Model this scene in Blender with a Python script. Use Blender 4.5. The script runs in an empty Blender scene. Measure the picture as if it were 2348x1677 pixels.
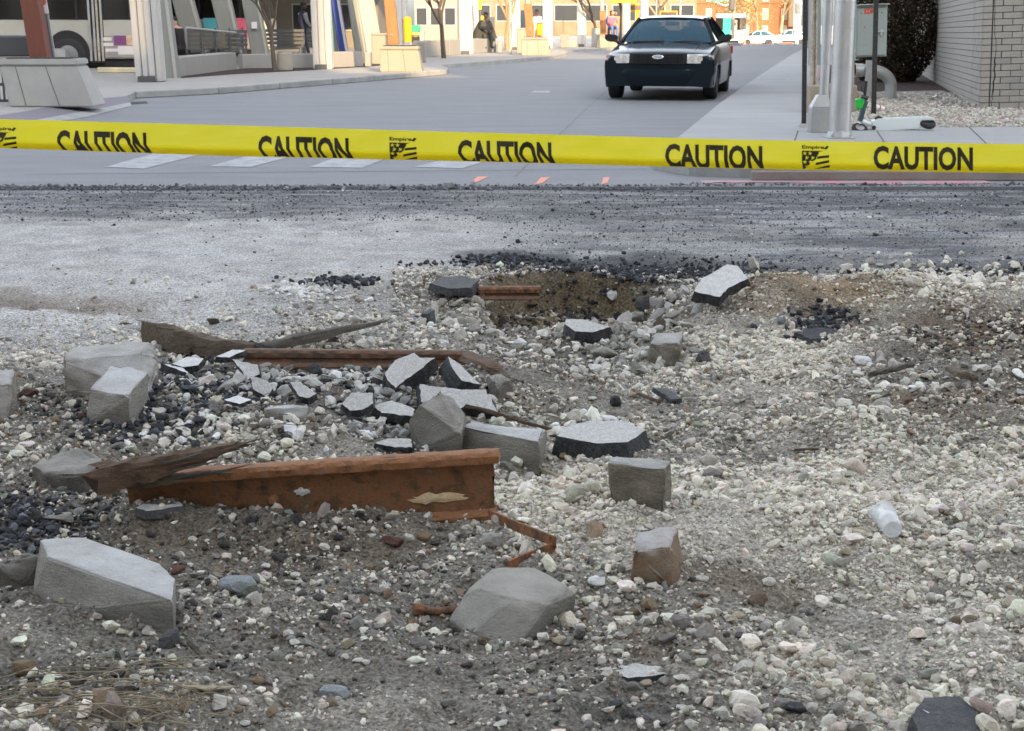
import bpy, bmesh, math, random
import numpy as np
from mathutils import Vector, Matrix, Euler, Quaternion
R = math.radians
random.seed(7); rng = np.random.default_rng(7)
S = bpy.context.scene; COL = S.collection
# ---------------------------------------------------------------- camera
FPX = 3400.0; HC = 1.55; HOR = 40.0
PIT = math.atan((838.5 - HOR) / FPX)
cam = bpy.data.cameras.new('camera'); co = bpy.data.objects.new('camera', cam); COL.objects.link(co)
co.location = (0, 0, HC); co.rotation_euler = (math.pi / 2 - PIT, 0, 0)
cam.sensor_width = 36; cam.lens = 36 * FPX / 2348; cam.clip_end = 3000; cam.clip_start = 0.05
cam.dof.use_dof = True; cam.dof.focus_distance = 6.5; cam.dof.aperture_fstop = 16
S.camera = co
# ---------------------------------------------------------------- world + sun
SUN_EL = R(22); SUN_DIR = Vector((-0.30, 0.954, 0)).normalized()      # the way the light travels
w = bpy.data.worlds.new('World'); S.world = w; w.use_nodes = True
nt = w.node_tree; nt.nodes.clear()
sky = nt.nodes.new('ShaderNodeTexSky'); sky.sky_type = 'NISHITA'; sky.sun_disc = False
sky.sun_elevation = SUN_EL; sky.sun_rotation = math.atan2(-SUN_DIR.x, -SUN_DIR.y); sky.dust_density = 3.0; sky.ozone_density = 0.6; sky.air_density = 1.0
bg = nt.nodes.new('ShaderNodeBackground'); bg.inputs[1].default_value = 0.15
wo = nt.nodes.new('ShaderNodeOutputWorld')
hs = nt.nodes.new('ShaderNodeHueSaturation'); hs.inputs['Saturation'].default_value = 0.38; nt.links.new(sky.outputs[0], hs.inputs['Color']); nt.links.new(hs.outputs[0], bg.inputs[0]); nt.links.new(bg.outputs[0], wo.inputs[0])
sl = bpy.data.lights.new('sun', 'SUN'); sl.energy = 2.0; sl.angle = R(0.5); sl.color = (1.0, 0.70, 0.37)
so = bpy.data.objects.new('sun', sl); COL.objects.link(so)
so.rotation_euler = Vector((SUN_DIR.x * math.cos(SUN_EL), SUN_DIR.y * math.cos(SUN_EL), -math.sin(SUN_EL))).to_track_quat('-Z', 'Y').to_euler()
S.view_settings.view_transform = 'Standard'; S.view_settings.look = 'None'
S.view_settings.exposure = 2.25; S.view_settings.gamma = 1; S.view_settings.use_curve_mapping = False
S.render.engine = 'CYCLES'
# ---------------------------------------------------------------- measuring helpers (photo pixel -> place)
CP, SP = math.cos(PIT), math.sin(PIT)
def ray(x, y):
    a = (x - 1174) / FPX; b = -(y - 838.5) / FPX
    return Vector((a, CP + b * SP, -SP + b * CP))
def G(x, y, z=0.0):
    d = ray(x, y); t = (z - HC) / d.z
    return Vector((d.x * t, d.y * t, z))
def D(x, y, Y):
    d = ray(x, y); t = Y / d.y
    return Vector((d.x * t, Y, HC + d.z * t))
def proj(X, Y, Z):
    zc = Y * CP - (Z - HC) * SP; yc = Y * SP + (Z - HC) * CP
    return 1174 + FPX * X / zc, 838.5 - FPX * yc / zc
LEAN = R(1.9)
# ---------------------------------------------------------------- materials
MATS = {}
def mat(name, col, rough=0.8, metal=0.0, col2=None, scale=8.0, amt=0.5, bump=0.0, bscale=None, detail=6.0,
        trans=0.0, alpha=1.0, emit=None, coat=0.0, spec=None, stretch=None, gen=False, sharp=False, speck=0.0, sps=160, dust_toplight=None):
    if name in MATS: return MATS[name]
    m = bpy.data.materials.new(name); m.use_nodes = True; n = m.node_tree; b = n.nodes['Principled BSDF']
    L = n.links.new
    b.inputs['Base Color'].default_value = (*col, 1); b.inputs['Roughness'].default_value = rough
    b.inputs['Metallic'].default_value = metal
    if trans: b.inputs['Transmission Weight'].default_value = trans
    if alpha < 1: b.inputs['Alpha'].default_value = alpha
    if coat: b.inputs['Coat Weight'].default_value = coat; b.inputs['Coat Roughness'].default_value = 0.04
    if spec is not None: b.inputs['Specular IOR Level'].default_value = spec
    if emit: b.inputs['Emission Color'].default_value = (*emit[0], 1); b.inputs['Emission Strength'].default_value = emit[1]
    tc = n.nodes.new('ShaderNodeTexCoord'); src = tc.outputs['Generated' if gen else 'Object']
    if stretch:
        mp = n.nodes.new('ShaderNodeMapping'); mp.inputs['Scale'].default_value = stretch; L(src, mp.inputs[0]); src = mp.outputs[0]
    if col2 is not None:
        nz = n.nodes.new('ShaderNodeTexNoise'); nz.inputs['Scale'].default_value = scale; nz.inputs['Detail'].default_value = detail
        nz.inputs['Roughness'].default_value = 0.65; L(src, nz.inputs['Vector'])
        cr = n.nodes.new('ShaderNodeValToRGB'); L(nz.outputs[0], cr.inputs[0])
        lo, hi = (0.5 - 0.25 * (1 - amt) - 0.02, 0.5 + 0.25 * (1 - amt) + 0.02) if not sharp else (0.48, 0.54)
        cr.color_ramp.elements[0].position = lo; cr.color_ramp.elements[1].position = hi
        cr.color_ramp.elements[0].color = (*col, 1); cr.color_ramp.elements[1].color = (*col2, 1)
        last = cr.outputs[0]
        if speck:
            n3 = n.nodes.new('ShaderNodeTexNoise'); n3.inputs['Scale'].default_value = sps; n3.inputs['Detail'].default_value = 3; L(tc.outputs['Object'], n3.inputs['Vector'])
            r3 = n.nodes.new('ShaderNodeMapRange'); r3.inputs['From Min'].default_value = .32; r3.inputs['From Max'].default_value = .68; r3.inputs['To Min'].default_value = 1 - speck; r3.inputs['To Max'].default_value = 1 + speck; L(n3.outputs[0], r3.inputs[0])
            v3 = n.nodes.new('ShaderNodeVectorMath'); v3.operation = 'SCALE'; L(last, v3.inputs[0]); L(r3.outputs[0], v3.inputs['Scale']); last = v3.outputs[0]
        if dust_toplight:  # dust tone on upward faces, also painting in top light against darker fronts
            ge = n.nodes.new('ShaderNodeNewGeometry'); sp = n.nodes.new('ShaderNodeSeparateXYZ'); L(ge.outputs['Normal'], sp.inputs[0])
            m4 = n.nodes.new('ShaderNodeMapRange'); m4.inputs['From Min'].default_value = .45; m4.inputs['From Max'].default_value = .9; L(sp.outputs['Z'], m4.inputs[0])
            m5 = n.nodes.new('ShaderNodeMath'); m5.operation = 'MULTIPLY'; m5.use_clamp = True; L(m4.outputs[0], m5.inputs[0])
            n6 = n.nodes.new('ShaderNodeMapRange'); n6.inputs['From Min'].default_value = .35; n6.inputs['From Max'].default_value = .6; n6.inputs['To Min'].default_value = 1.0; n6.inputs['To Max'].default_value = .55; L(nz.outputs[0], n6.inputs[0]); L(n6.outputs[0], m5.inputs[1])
            mx = n.nodes.new('ShaderNodeMix'); mx.data_type = 'RGBA'; L(m5.outputs[0], mx.inputs[0]); L(last, mx.inputs[6]); mx.inputs[7].default_value = (*dust_toplight, 1); last = mx.outputs[2]
        L(last, b.inputs['Base Color'])
    if bump:
        n2 = n.nodes.new('ShaderNodeTexNoise'); n2.inputs['Scale'].default_value = bscale or scale * 4; n2.inputs['Detail'].default_value = 8
        n2.inputs['Roughness'].default_value = 0.7; L(src, n2.inputs['Vector'])
        bp = n.nodes.new('ShaderNodeBump'); bp.inputs['Strength'].default_value = min(1, bump); bp.inputs['Distance'].default_value = 0.02 if bump < 1 else 0.02 * bump
        L(n2.outputs[0], bp.inputs['Height']); L(bp.outputs[0], b.inputs['Normal'])
    MATS[name] = m; return m
def attr_mat(name, rough=0.9, speck=0.35, sscale=120.0, bump=0.6, bscale=90.0, grain=0.0):
    m = bpy.data.materials.new(name); m.use_nodes = True; n = m.node_tree; b = n.nodes['Principled BSDF']; L = n.links.new
    b.inputs['Roughness'].default_value = rough; b.inputs['Specular IOR Level'].default_value = 0.25
    at = n.nodes.new('ShaderNodeAttribute'); at.attribute_name = 'Col'
    tc = n.nodes.new('ShaderNodeTexCoord')
    nz = n.nodes.new('ShaderNodeTexNoise'); nz.inputs['Scale'].default_value = sscale; nz.inputs['Detail'].default_value = 5; L(tc.outputs['Object'], nz.inputs['Vector'])
    mr = n.nodes.new('ShaderNodeMapRange'); mr.inputs['From Min'].default_value = 0.3; mr.inputs['From Max'].default_value = 0.7
    mr.inputs['To Min'].default_value = 1 - speck; mr.inputs['To Max'].default_value = 1 + speck; L(nz.outputs[0], mr.inputs[0])
    vm = n.nodes.new('ShaderNodeVectorMath'); vm.operation = 'SCALE'; L(at.outputs['Color'], vm.inputs[0]); L(mr.outputs[0], vm.inputs['Scale'])
    last = vm.outputs[0]
    if grain:
        vo = n.nodes.new('ShaderNodeTexVoronoi'); vo.inputs['Scale'].default_value = grain; L(tc.outputs['Object'], vo.inputs['Vector'])
        m2 = n.nodes.new('ShaderNodeMapRange'); m2.inputs['To Min'].default_value = 0.55; m2.inputs['To Max'].default_value = 1.5
        sx = n.nodes.new('ShaderNodeSeparateColor'); L(vo.outputs['Color'], sx.inputs[0]); L(sx.outputs[0], m2.inputs[0])
        v3 = n.nodes.new('ShaderNodeVectorMath'); v3.operation = 'SCALE'; L(last, v3.inputs[0]); L(m2.outputs[0], v3.inputs['Scale']); last = v3.outputs[0]
    L(last, b.inputs['Base Color'])
    n2 = n.nodes.new('ShaderNodeTexNoise'); n2.inputs['Scale'].default_value = bscale; n2.inputs['Detail'].default_value = 8; L(tc.outputs['Object'], n2.inputs['Vector'])
    bp = n.nodes.new('ShaderNodeBump'); bp.inputs['Strength'].default_value = bump; bp.inputs['Distance'].default_value = 0.012
    L(n2.outputs[0], bp.inputs['Height']); L(bp.outputs[0], b.inputs['Normal'])
    return m
# ---------------------------------------------------------------- mesh helpers
class MB:
    def __init__(s): s.v = []; s.f = []; s.m = []
    def add(s, vs, fs, m=0):
        o = len(s.v); s.v += [tuple(v) for v in vs]; s.f += [tuple(i + o for i in f) for f in fs]; s.m += [m] * len(fs); return s
    def box(s, c, d, m=0, rz=0, M=None):
        x, y, z = d[0] / 2, d[1] / 2, d[2] / 2
        vs = [Vector(p) for p in ((-x, -y, -z), (x, -y, -z), (x, y, -z), (-x, y, -z), (-x, -y, z), (x, -y, z), (x, y, z), (-x, y, z))]
        if rz: vs = [Matrix.Rotation(rz, 3, 'Z') @ v for v in vs]
        if M is not None: vs = [M @ v for v in vs]
        return s.add([v + Vector(c) for v in vs], [(0, 3, 2, 1), (4, 5, 6, 7), (0, 1, 5, 4), (1, 2, 6, 5), (2, 3, 7, 6), (3, 0, 4, 7)], m)
    def frus(s, z0, z1, d0, d1, m=0, c=(0, 0), c1=None):
        c1 = c1 or c; vs = []
        for z, (a, b), cc in ((z0, d0, c), (z1, d1, c1)):
            vs += [(cc[0] - a / 2, cc[1] - b / 2, z), (cc[0] + a / 2, cc[1] - b / 2, z), (cc[0] + a / 2, cc[1] + b / 2, z), (cc[0] - a / 2, cc[1] + b / 2, z)]
        return s.add(vs, [(0, 3, 2, 1), (4, 5, 6, 7), (0, 1, 5, 4), (1, 2, 6, 5), (2, 3, 7, 6), (3, 0, 4, 7)], m)
    def tube(s, pts, rad, n=8, m=0, cap=True):
        pts = [Vector(p) for p in pts]
        if not hasattr(rad, '__len__'): rad = [rad] * len(pts)
        vs = []; up = None
        for i, p in enumerate(pts):
            t = (pts[min(i + 1, len(pts) - 1)] - pts[max(i - 1, 0)]).normalized()
            if up is None:
                up = t.orthogonal().normalized()
            a = (up - up.dot(t) * t)
            a = a.normalized() if a.length > 1e-6 else t.orthogonal().normalized()
            up = a; b = t.cross(a)
            vs += [p + rad[i] * (math.cos(2 * math.pi * k / n) * a + math.sin(2 * math.pi * k / n) * b) for k in range(n)]
        fs = [(i * n + k, i * n + (k + 1) % n, (i + 1) * n + (k + 1) % n, (i + 1) * n + k) for i in range(len(pts) - 1) for k in range(n)]
        if cap: fs += [tuple(range(n))[::-1], tuple((len(pts) - 1) * n + k for k in range(n))]
        return s.add(vs, fs, m)
    def loft(s, rings, m=0, closed=True, cap=True):
        n = len(rings[0]); vs = [p for r in rings for p in r]
        K = n if closed else n - 1
        fs = [(i * n + k, i * n + (k + 1) % n, (i + 1) * n + (k + 1) % n, (i + 1) * n + k) for i in range(len(rings) - 1) for k in range(K)]
        if cap: fs += [tuple(range(n))[::-1], tuple((len(rings) - 1) * n + k for k in range(n))]
        return s.add(vs, fs, m)
    def poly(s, pts, m=0): return s.add(pts, [tuple(range(len(pts)))], m)
    def build(s, name, mats, parent=None, smooth=False, bevel=0, seg=1, sub=0):
        me = bpy.data.meshes.new(name); me.from_pydata(s.v, [], s.f)
        if not isinstance(mats, (list, tuple)): mats = [mats]
        for mm in mats: me.materials.append(mm)
        me.polygons.foreach_set('material_index', s.m)
        bm = bmesh.new(); bm.from_mesh(me); bmesh.ops.remove_doubles(bm, verts=bm.verts, dist=1e-6)
        bmesh.ops.recalc_face_normals(bm, faces=bm.faces)
        if bevel:
            bmesh.ops.bevel(bm, geom=[e for e in bm.edges if len(e.link_faces) == 2 and e.calc_face_angle(0) > 0.4], offset=bevel, segments=seg, affect='EDGES', clamp_overlap=True)
        if smooth:
            for f in bm.faces: f.smooth = True
            for e in bm.edges:
                if len(e.link_faces) == 2 and e.calc_face_angle(0) > R(38): e.smooth = False
        bm.to_mesh(me); bm.free()
        o = bpy.data.objects.new(name, me); COL.objects.link(o)
        if sub:
            md = o.modifiers.new('s', 'SUBSURF'); md.levels = sub; md.render_levels = sub
        if parent: o.parent = parent
        return o
def tag(o, label=None, cat=None, group=None, kind=None):
    if label: o['label'] = label
    if cat: o['category'] = cat
    if group: o['group'] = group
    if kind: o['kind'] = kind
    return o
def thing(name, label, cat, loc=(0, 0, 0), rz=0, group=None, lean=False):
    o = bpy.data.objects.new(name, None); COL.objects.link(o); o.location = loc; o.empty_display_size = 0.1
    mt = Matrix.Rotation(rz, 3, 'Z')
    if lean: mt = Matrix.Rotation(-LEAN, 3, 'Y') @ mt
    o.rotation_euler = mt.to_euler(); return tag(o, label, cat, group)
def copy_tree(o, parent=None):
    c = o.copy(); COL.objects.link(c); c.parent = parent
    for ch in list(o.children): copy_tree(ch, c)
    return c
def text_verts(txt, W, H, bold=0.0, shearf=None, font=None):
    cu = bpy.data.curves.new('t', 'FONT'); cu.body = txt; cu.offset = bold; cu.resolution_u = 3
    cu.dimensions = '2D'; cu.fill_mode = 'BOTH'
    ob = bpy.data.objects.new('t', cu); COL.objects.link(ob)
    dg = bpy.context.evaluated_depsgraph_get(); dg.update()
    me = bpy.data.meshes.new_from_object(ob.evaluated_get(dg))
    vs = [v.co.copy() for v in me.vertices]; fs = [tuple(p.vertices) for p in me.polygons]
    bpy.data.objects.remove(ob); bpy.data.curves.remove(cu); bpy.data.meshes.remove(me)
    x0 = min(v.x for v in vs); x1 = max(v.x for v in vs); y0 = min(v.y for v in vs); y1 = max(v.y for v in vs)
    return [((v.x - x0) / (x1 - x0) * W, (v.y - y0) / (y1 - y0) * H) for v in vs], fs
# value noise for numpy
_LAT = rng.random((64, 64, 8))
def vnoise(x, y, k=0):
    x = np.asarray(x, float); y = np.asarray(y, float)
    xi = np.floor(x).astype(int); yi = np.floor(y).astype(int); fx = x - xi; fy = y - yi
    fx = fx * fx * (3 - 2 * fx); fy = fy * fy * (3 - 2 * fy); T = _LAT[:, :, k]
    a = T[xi % 64, yi % 64]; b = T[(xi + 1) % 64, yi % 64]; c = T[xi % 64, (yi + 1) % 64]; d = T[(xi + 1) % 64, (yi + 1) % 64]
    return (a * (1 - fx) + b * fx) * (1 - fy) + (c * (1 - fx) + d * fx) * fy - 0.5
def fbm(x, y, k=0, o=4, g=0.5):
    s = 0; a = 1; f = 1
    for i in range(o): s = s + a * vnoise(np.asarray(x) * f + 13.7 * i, np.asarray(y) * f + 7.3 * i, (k + i) % 8); a *= g; f *= 2.03
    return s
# ---------------------------------------------------------------- shape of the dug-up ground
HB = []
def hb(px, py, rx, ry, h):
    p = G(px, py); HB.append((p.x, p.y, rx, ry, h))
hb(1120, 690, 0.4, 0.3, -0.05)
hb(1240, 640, 0.9, 0.35, 0.05); hb(1150, 600, 0.35, 0.25, 0.05)
hb(1420, 800, 0.5, 0.4, -0.05)
hb(2020, 725, 0.9, 0.40, 0.24); hb(2300, 800, 0.7, 0.7, 0.08); hb(1650, 700, 0.5, 0.4, 0.06)
hb(560, 960, 0.75, 0.42, 0.10); hb(430, 900, 0.4, 0.3, 0.05); hb(950, 900, 0.5, 0.3, 0.06)
hb(500, 1180, 0.26, 0.085, 0.06); hb(350, 1172, 0.17, 0.085, 0.06); hb(700, 1200, 0.2, 0.05, 0.02); hb(300, 1130, 0.4, 0.3, 0.04)
hb(1750, 1150, 0.7, 0.5, 0.04); hb(2100, 1330, 0.5, 0.25, -0.035); hb(1780, 1480, 0.4, 0.15, 0.02)
hb(2000, 970, 0.8, 0.3, 0.06); hb(600, 1500, 0.7, 0.3, -0.01); hb(1560, 1000, 0.6, 0.6, -0.02)
def hole(x, y):
    x = np.asarray(x, float); y = np.asarray(y, float); w = .05 * vnoise(x * 9, y * 9, 5) + .03 * vnoise(x * 23, y * 23, 6); ss = lambda t: np.clip(t, 0, 1) ** 2 * (3 - 2 * np.clip(t, 0, 1))
    wx = ss((x + .22 + w) / .16) * ss((.92 - x + w) / .22); wy = ss((y - 7.35 + w * 2) / .95) * ss((8.86 + .10 * np.sin(x * 5) - y + w) / .07)
    return wx * wy
def Hf(x, y):
    x = np.asarray(x, float); y = np.asarray(y, float); z = 0 * x
    for cx, cy, rx, ry, h in HB: z = z + h * np.exp(-((x - cx) / rx) ** 2 - ((y - cy) / ry) ** 2)
    near = 1 / (1 + np.exp((y - 8.8 - 0.25 * np.clip(x, -2, 3)) * 3))
    z = z + near * (0.085 * fbm(x * 2.2, y * 2.2, 1) + 0.034 * fbm(x * 9, y * 9, 2, 4, .6))
    z = z + (1 - near) * (0.022 * fbm(x * 1.2, y * 3, 3) + .012 * (x > .2) * fbm(x * 4, y * 9, 6))
    z = z - .24 * hole(x, y)
    fade = np.clip((13.9 - y) / 1.2, 0, 1)
    return z * fade - 0.03
def hit(px, py):
    d = ray(px, py); t = 2.0; last = t
    while t < 40:
        p = Vector((0, 0, HC)) + d * t
        if p.z < float(Hf(p.x, p.y)): break
        last = t; t += 0.03
    a, b = last, t
    for _ in range(12):
        mds = (a + b) / 2; p = Vector((0, 0, HC)) + d * mds
        if p.z < float(Hf(p.x, p.y)): b = mds
        else: a = mds
    return Vector((0, 0, HC)) + d * ((a + b) / 2)
# ---------------------------------------------------------------- ground colours (patch by patch, ground darkened in the gravel zones)
CREAM = (.50, .46, .385); KK = (.036, .038, .043); BR = (.125, .092, .06); GB = (.185, .168, .14); CD = (.375, .365, .35); OC = (.30, .215, .13); DB = (.095, .088, .075)
BL = [(2020, 690, 420, 70, CREAM, .8), (1750, 830, 330, 100, CREAM, .75), (1950, 1150, 640, 190, CREAM, .9), (2100, 1560, 580, 240, CREAM, .7), (1330, 1170, 280, 140, CREAM, .75), (700, 1600, 300, 60, CREAM, .3),
      (1480, 622, 300, 42, KK, .9), (1330, 595, 200, 25, KK, .9), (1130, 605, 90, 28, KK, .8), (1880, 765, 70, 14, KK, .7), (520, 900, 250, 70, KK, .7), (900, 880, 120, 60, KK, .35),
      (330, 990, 190, 40, KK, .7), (70, 1190, 170, 70, KK, .65), (780, 640, 60, 12, KK, .6), (2200, 618, 260, 14, KK, .85), (1750, 700, 70, 22, KK, .6), (1400, 1590, 200, 30, KK, .4), (1700, 1600, 300, 30, KK, .3),
      (1340, 700, 150, 48, (.20, .15, .085), 1.0), (1180, 690, 100, 30, DB, .8), (1850, 735, 200, 24, OC, .9), (2250, 800, 220, 45, (.19, .13, .09), .8), (2200, 950, 260, 45, (.22, .165, .115), .7),
      (600, 1230, 420, 60, BR, .6), (1720, 1330, 200, 45, (.15, .12, .085), .8), (1560, 1475, 260, 40, (.15, .12, .085), .7), (100, 1580, 260, 70, DB, .8), (120, 700, 260, 22, BR, .7), (300, 1480, 300, 60, (.20, .185, .15), .6),
      (700, 655, 90, 26, CREAM, .9), (420, 770, 300, 50, CD, .5), (1500, 960, 300, 120, (.22, .20, .17), .5), (1150, 960, 160, 60, (.23, .2, .16), .5), (500, 960, 200, 40, CREAM, .35), (640, 1040, 300, 30, CREAM, .3)]
def gcol(X, Y, raw=False):
    X = np.asarray(X, float); Y = np.asarray(Y, float)
    px, py = proj(X, Y, -0.02)
    n1 = fbm(X * 1.7, Y * 1.7, 0); n2 = fbm(X * 6, Y * 6, 4); n3 = fbm(X * .8, Y * 7, 5); n4 = fbm(X * 2.2, Y * 2.6, 6)
    qx = px + 160 * n1 + 50 * n2; qy = py + 50 * n1 + 22 * n2
    base = np.array(GB)[None] * np.ones((X.size, 1))
    def mix(c, wgt):
        nonlocal base
        wgt = np.clip(wgt, 0, 1)[:, None]; base = base * (1 - wgt) + np.array(c)[None] * wgt
    sg = lambda v: 1 / (1 + np.exp(-v))
    mix(CD, sg((830 - qy) / 22) * sg((900 - qx) / 120) * .85)
    mix(CD, sg((640 - qy) / 14) * .8)
    mix((.06, .062, .068), sg((612 - qy) / 9) * sg((qx - 1180 - (600 - qy) * 1.2) / 60) * (.85 + .9 * n3))
    mix((.07, .073, .08), sg((492 - qy) / 9) * (.93 + .8 * n3 + .5 * n2))
    mix((.23, .225, .20), np.clip(sg((n4 - .12) * 30) * sg((620 - py) / 8) * sg((py - 480) / 8) * .55, 0, 1))
    mix((.34, .345, .35), np.clip(sg((n3 - .17) * 22) * sg((610 - py) / 8) * .5, 0, 1))
    for cx, cy, rx, ry, c, s in BL:
        r = ((qx - cx) / rx) ** 2 + ((qy - cy) / ry) ** 2
        mix(c, s * np.exp(-r ** 1.6))
    hm = hole(X, Y - .05) + hole(X, Y + .05); mix((.19, .145, .085), np.clip(hm * .8, 0, .9) * sg((Y - 8.2) * 6)); mix((.10, .085, .06), np.clip(hm * .6, 0, .7) * sg((8.3 - Y) * 6) * .6)
    base *= (1 + .30 * n2 + .25 * n4)[:, None]
    base *= (1 - .20 * sg((py - np.where(px < 900, 780, 625)) / 12) * (1 if raw else 0))[:, None]  # gravel-zone ground darkened to deepen the gaps between stones
    return np.clip(base, .012, .8)
def set_col(me, col):
    ca = me.color_attributes.new('Col', 'FLOAT_COLOR', 'POINT')
    a = np.ones((len(me.vertices), 4), np.float32); a[:, :3] = col; ca.data.foreach_set('color', a.ravel())
def grid_mesh(name, ys, wx, nx, m):
    V = []; C = []
    for y in ys:
        hw = wx(y); V.append(np.stack([np.linspace(-hw, hw, nx), np.full(nx, y)], 1))
    V = np.concatenate(V); Z = Hf(V[:, 0], V[:, 1]); ny = len(ys)
    i = np.arange(ny - 1)[:, None] * nx + np.arange(nx - 1)[None]; i = i.ravel()
    F = np.stack([i, i + 1, i + nx + 1, i + nx], 1)
    me = bpy.data.meshes.new(name); me.vertices.add(len(V)); me.vertices.foreach_set('co', np.column_stack([V, Z]).astype(np.float32).ravel())
    me.loops.add(F.size); me.loops.foreach_set('vertex_index', F.ravel().astype(np.int32))
    me.polygons.add(len(F)); me.polygons.foreach_set('loop_start', np.arange(0, F.size, 4, dtype=np.int32))
    me.update(calc_edges=True); me.shade_smooth() if hasattr(me, 'shade_smooth') else None
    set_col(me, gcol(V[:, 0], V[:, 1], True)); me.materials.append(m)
    o = bpy.data.objects.new(name, me); COL.objects.link(o); return o
ys = [0.6]
while ys[-1] < 14.0: ys.append(ys[-1] + 0.0075 * max(1, (ys[-1] / 3.2) ** 1.35))
ys[-1] = 14.02
M_dirt = attr_mat('dug_up_dirt', .92, .38, 70, .8, 60, grain=150)
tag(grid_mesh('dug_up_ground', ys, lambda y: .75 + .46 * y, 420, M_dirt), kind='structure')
# ---------------------------------------------------------------- gravel
def ico(sub):
    bm = bmesh.new(); bmesh.ops.create_icosphere(bm, subdivisions=sub, radius=1)
    v = np.array([q.co[:] for q in bm.verts]); f = np.array([[q.index for q in p.verts] for p in bm.faces]); bm.free(); return v, f
def templates(sub, k, rough):
    v, f = ico(sub); T = []
    for i in range(k):
        r = np.random.default_rng(100 + i + sub * 50)
        u = v.copy()
        for j in range(8):                                   # chop with random planes: crushed stone
            nrm = r.normal(size=3); nrm /= np.linalg.norm(nrm); h = r.uniform(.42, .9); dd = u @ nrm
            u = u - np.clip(dd - h, 0, None)[:, None] * nrm
        u = u * (1 + rough * r.normal(size=(len(u), 1)) * .5)
        T.append(u)
    return np.array(T), f
def stones(name, X, Y, size, colr, sub, m, zoff=.12, flat=.7, embed=None, zf=Hf, k=14):
    T, f = templates(sub, k, .16); N = len(X); ti = rng.integers(0, k, N); V = T[ti]                 # N,nv,3
    sc = size[:, None] * .5 * np.stack([rng.uniform(.8, 1.45, N), rng.uniform(.7, 1.1, N), rng.uniform(.45, 1.0, N)], 1); V = V * sc[:, None, :]
    # tilt then yaw
    a = rng.normal(0, .45, N); b = rng.normal(0, .45, N); c = rng.uniform(0, 6.283, N)
    ca, sa, cb, sb, cc, sc_ = np.cos(a), np.sin(a), np.cos(b), np.sin(b), np.cos(c), np.sin(c)
    x, y, z = V[..., 0], V[..., 1], V[..., 2]
    y, z = y * ca[:, None] - z * sa[:, None], y * sa[:, None] + z * ca[:, None]
    x, z = x * cb[:, None] + z * sb[:, None], -x * sb[:, None] + z * cb[:, None]
    x, y = x * cc[:, None] - y * sc_[:, None], x * sc_[:, None] + y * cc[:, None]
    Z0 = zf(X, Y) + zoff * size
    P = np.stack([x + X[:, None], y + Y[:, None], z + Z0[:, None]], -1).reshape(-1, 3)
    nv = T.shape[1]; F = (f[None] + (np.arange(N) * nv)[:, None, None]).reshape(-1, 3)
    me = bpy.data.meshes.new(name); me.vertices.add(len(P)); me.vertices.foreach_set('co', P.astype(np.float32).ravel())
    me.loops.add(F.size); me.loops.foreach_set('vertex_index', F.ravel().astype(np.int32))
    me.polygons.add(len(F)); me.polygons.foreach_set('loop_start', np.arange(0, F.size, 3, dtype=np.int32)); me.update(calc_edges=True)
    set_col(me, np.repeat(colr, nv, 0)); me.materials.append(m); me.shade_flat()
    o = bpy.data.objects.new(name, me); COL.objects.link(o); return tag(o, kind='stuff')
def stone_cols(X, Y):
    n = len(X); base = gcol(X, Y); lum = base.mean(1)
    px, py = proj(X, Y, 0)
    pale = np.array((.74, .69, .585)); grey = np.array((.26, .25, .225)); dark = np.array((.035, .036, .038)); brn = np.array((.21, .145, .09)); pink = np.array((.42, .33, .29))
    pl = np.clip((lum - .05) / .33, .24, .95) ** .8; dk = np.clip((.20 - lum) / .15, .02, .65)
    u = rng.random(n); c = np.where((u < pl)[:, None], pale, np.where((u < pl + dk * (1 - pl))[:, None], dark, np.where((rng.random(n) < .25)[:, None], brn, grey)))
    c = np.where((rng.random(n) < .012)[:, None], pink, c)
    c = c * rng.uniform(.55, 1.18, (n, 1)) * np.array([1, 1, 1]) * rng.normal(1, .035, (n, 3))
    c = c * .82 + base * .18
    return np.clip(c, .02, .82)
def dens(X, Y):
    px, py = proj(X, Y, 0); lum = gcol(X, Y).mean(1)
    d = .52 + 1.1 * np.clip((lum - .2) / .25, 0, 1) + .8 * np.clip((.12 - lum) / .08, 0, 1)
    d *= np.clip(.75 + 1.6 * fbm(X * 3, Y * 3, 7), .15, 1.4)
    far = 1 / (1 + np.exp(-(py - np.where(px < 900, 800 - px * .1, 610)) / 14))
    return d * (.02 + .98 * far)
def scatter(N, y0, y1, extra=.65, pw=1.0):
    Xs = []; Ys = []
    while sum(map(len, Xs)) < N:
        y = y0 + (y1 - y0) * rng.random(N * 2) ** pw; x = (rng.random(N * 2) * 2 - 1) * (.36 * y1 + extra)
        k = (np.abs(x) < .36 * y + extra); x, y = x[k], y[k]
        k = rng.random(len(x)) < dens(x, y) / 1.5; Xs.append(x[k]); Ys.append(y[k])
    return np.concatenate(Xs)[:N], np.concatenate(Ys)[:N]
M_stone = attr_mat('crushed_limestone', .88, .16, 60, .35, 150)
x, y = scatter(108000, 2.5, 9.4, pw=1.3)
sz = np.exp(rng.normal(np.log(.0115), .46, len(x))) * (y / 3.6) ** .42; sz = np.clip(sz, .006, .05)
stones('fine_gravel', x, y, sz, stone_cols(x, y), 1, M_stone)
x, y = scatter(4200, 2.6, 9.0, pw=1.3)
px_, py_ = proj(x, y, 0)
sz = np.exp(rng.normal(np.log(.034), .33, len(x))) * np.where((px_ > 1500) & (py_ > 1350), 1.15, .92); sz = np.clip(sz, .02, .075)
stones('coarse_gravel', x, y, sz, stone_cols(x, y), 2, M_stone, zoff=.16)
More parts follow.
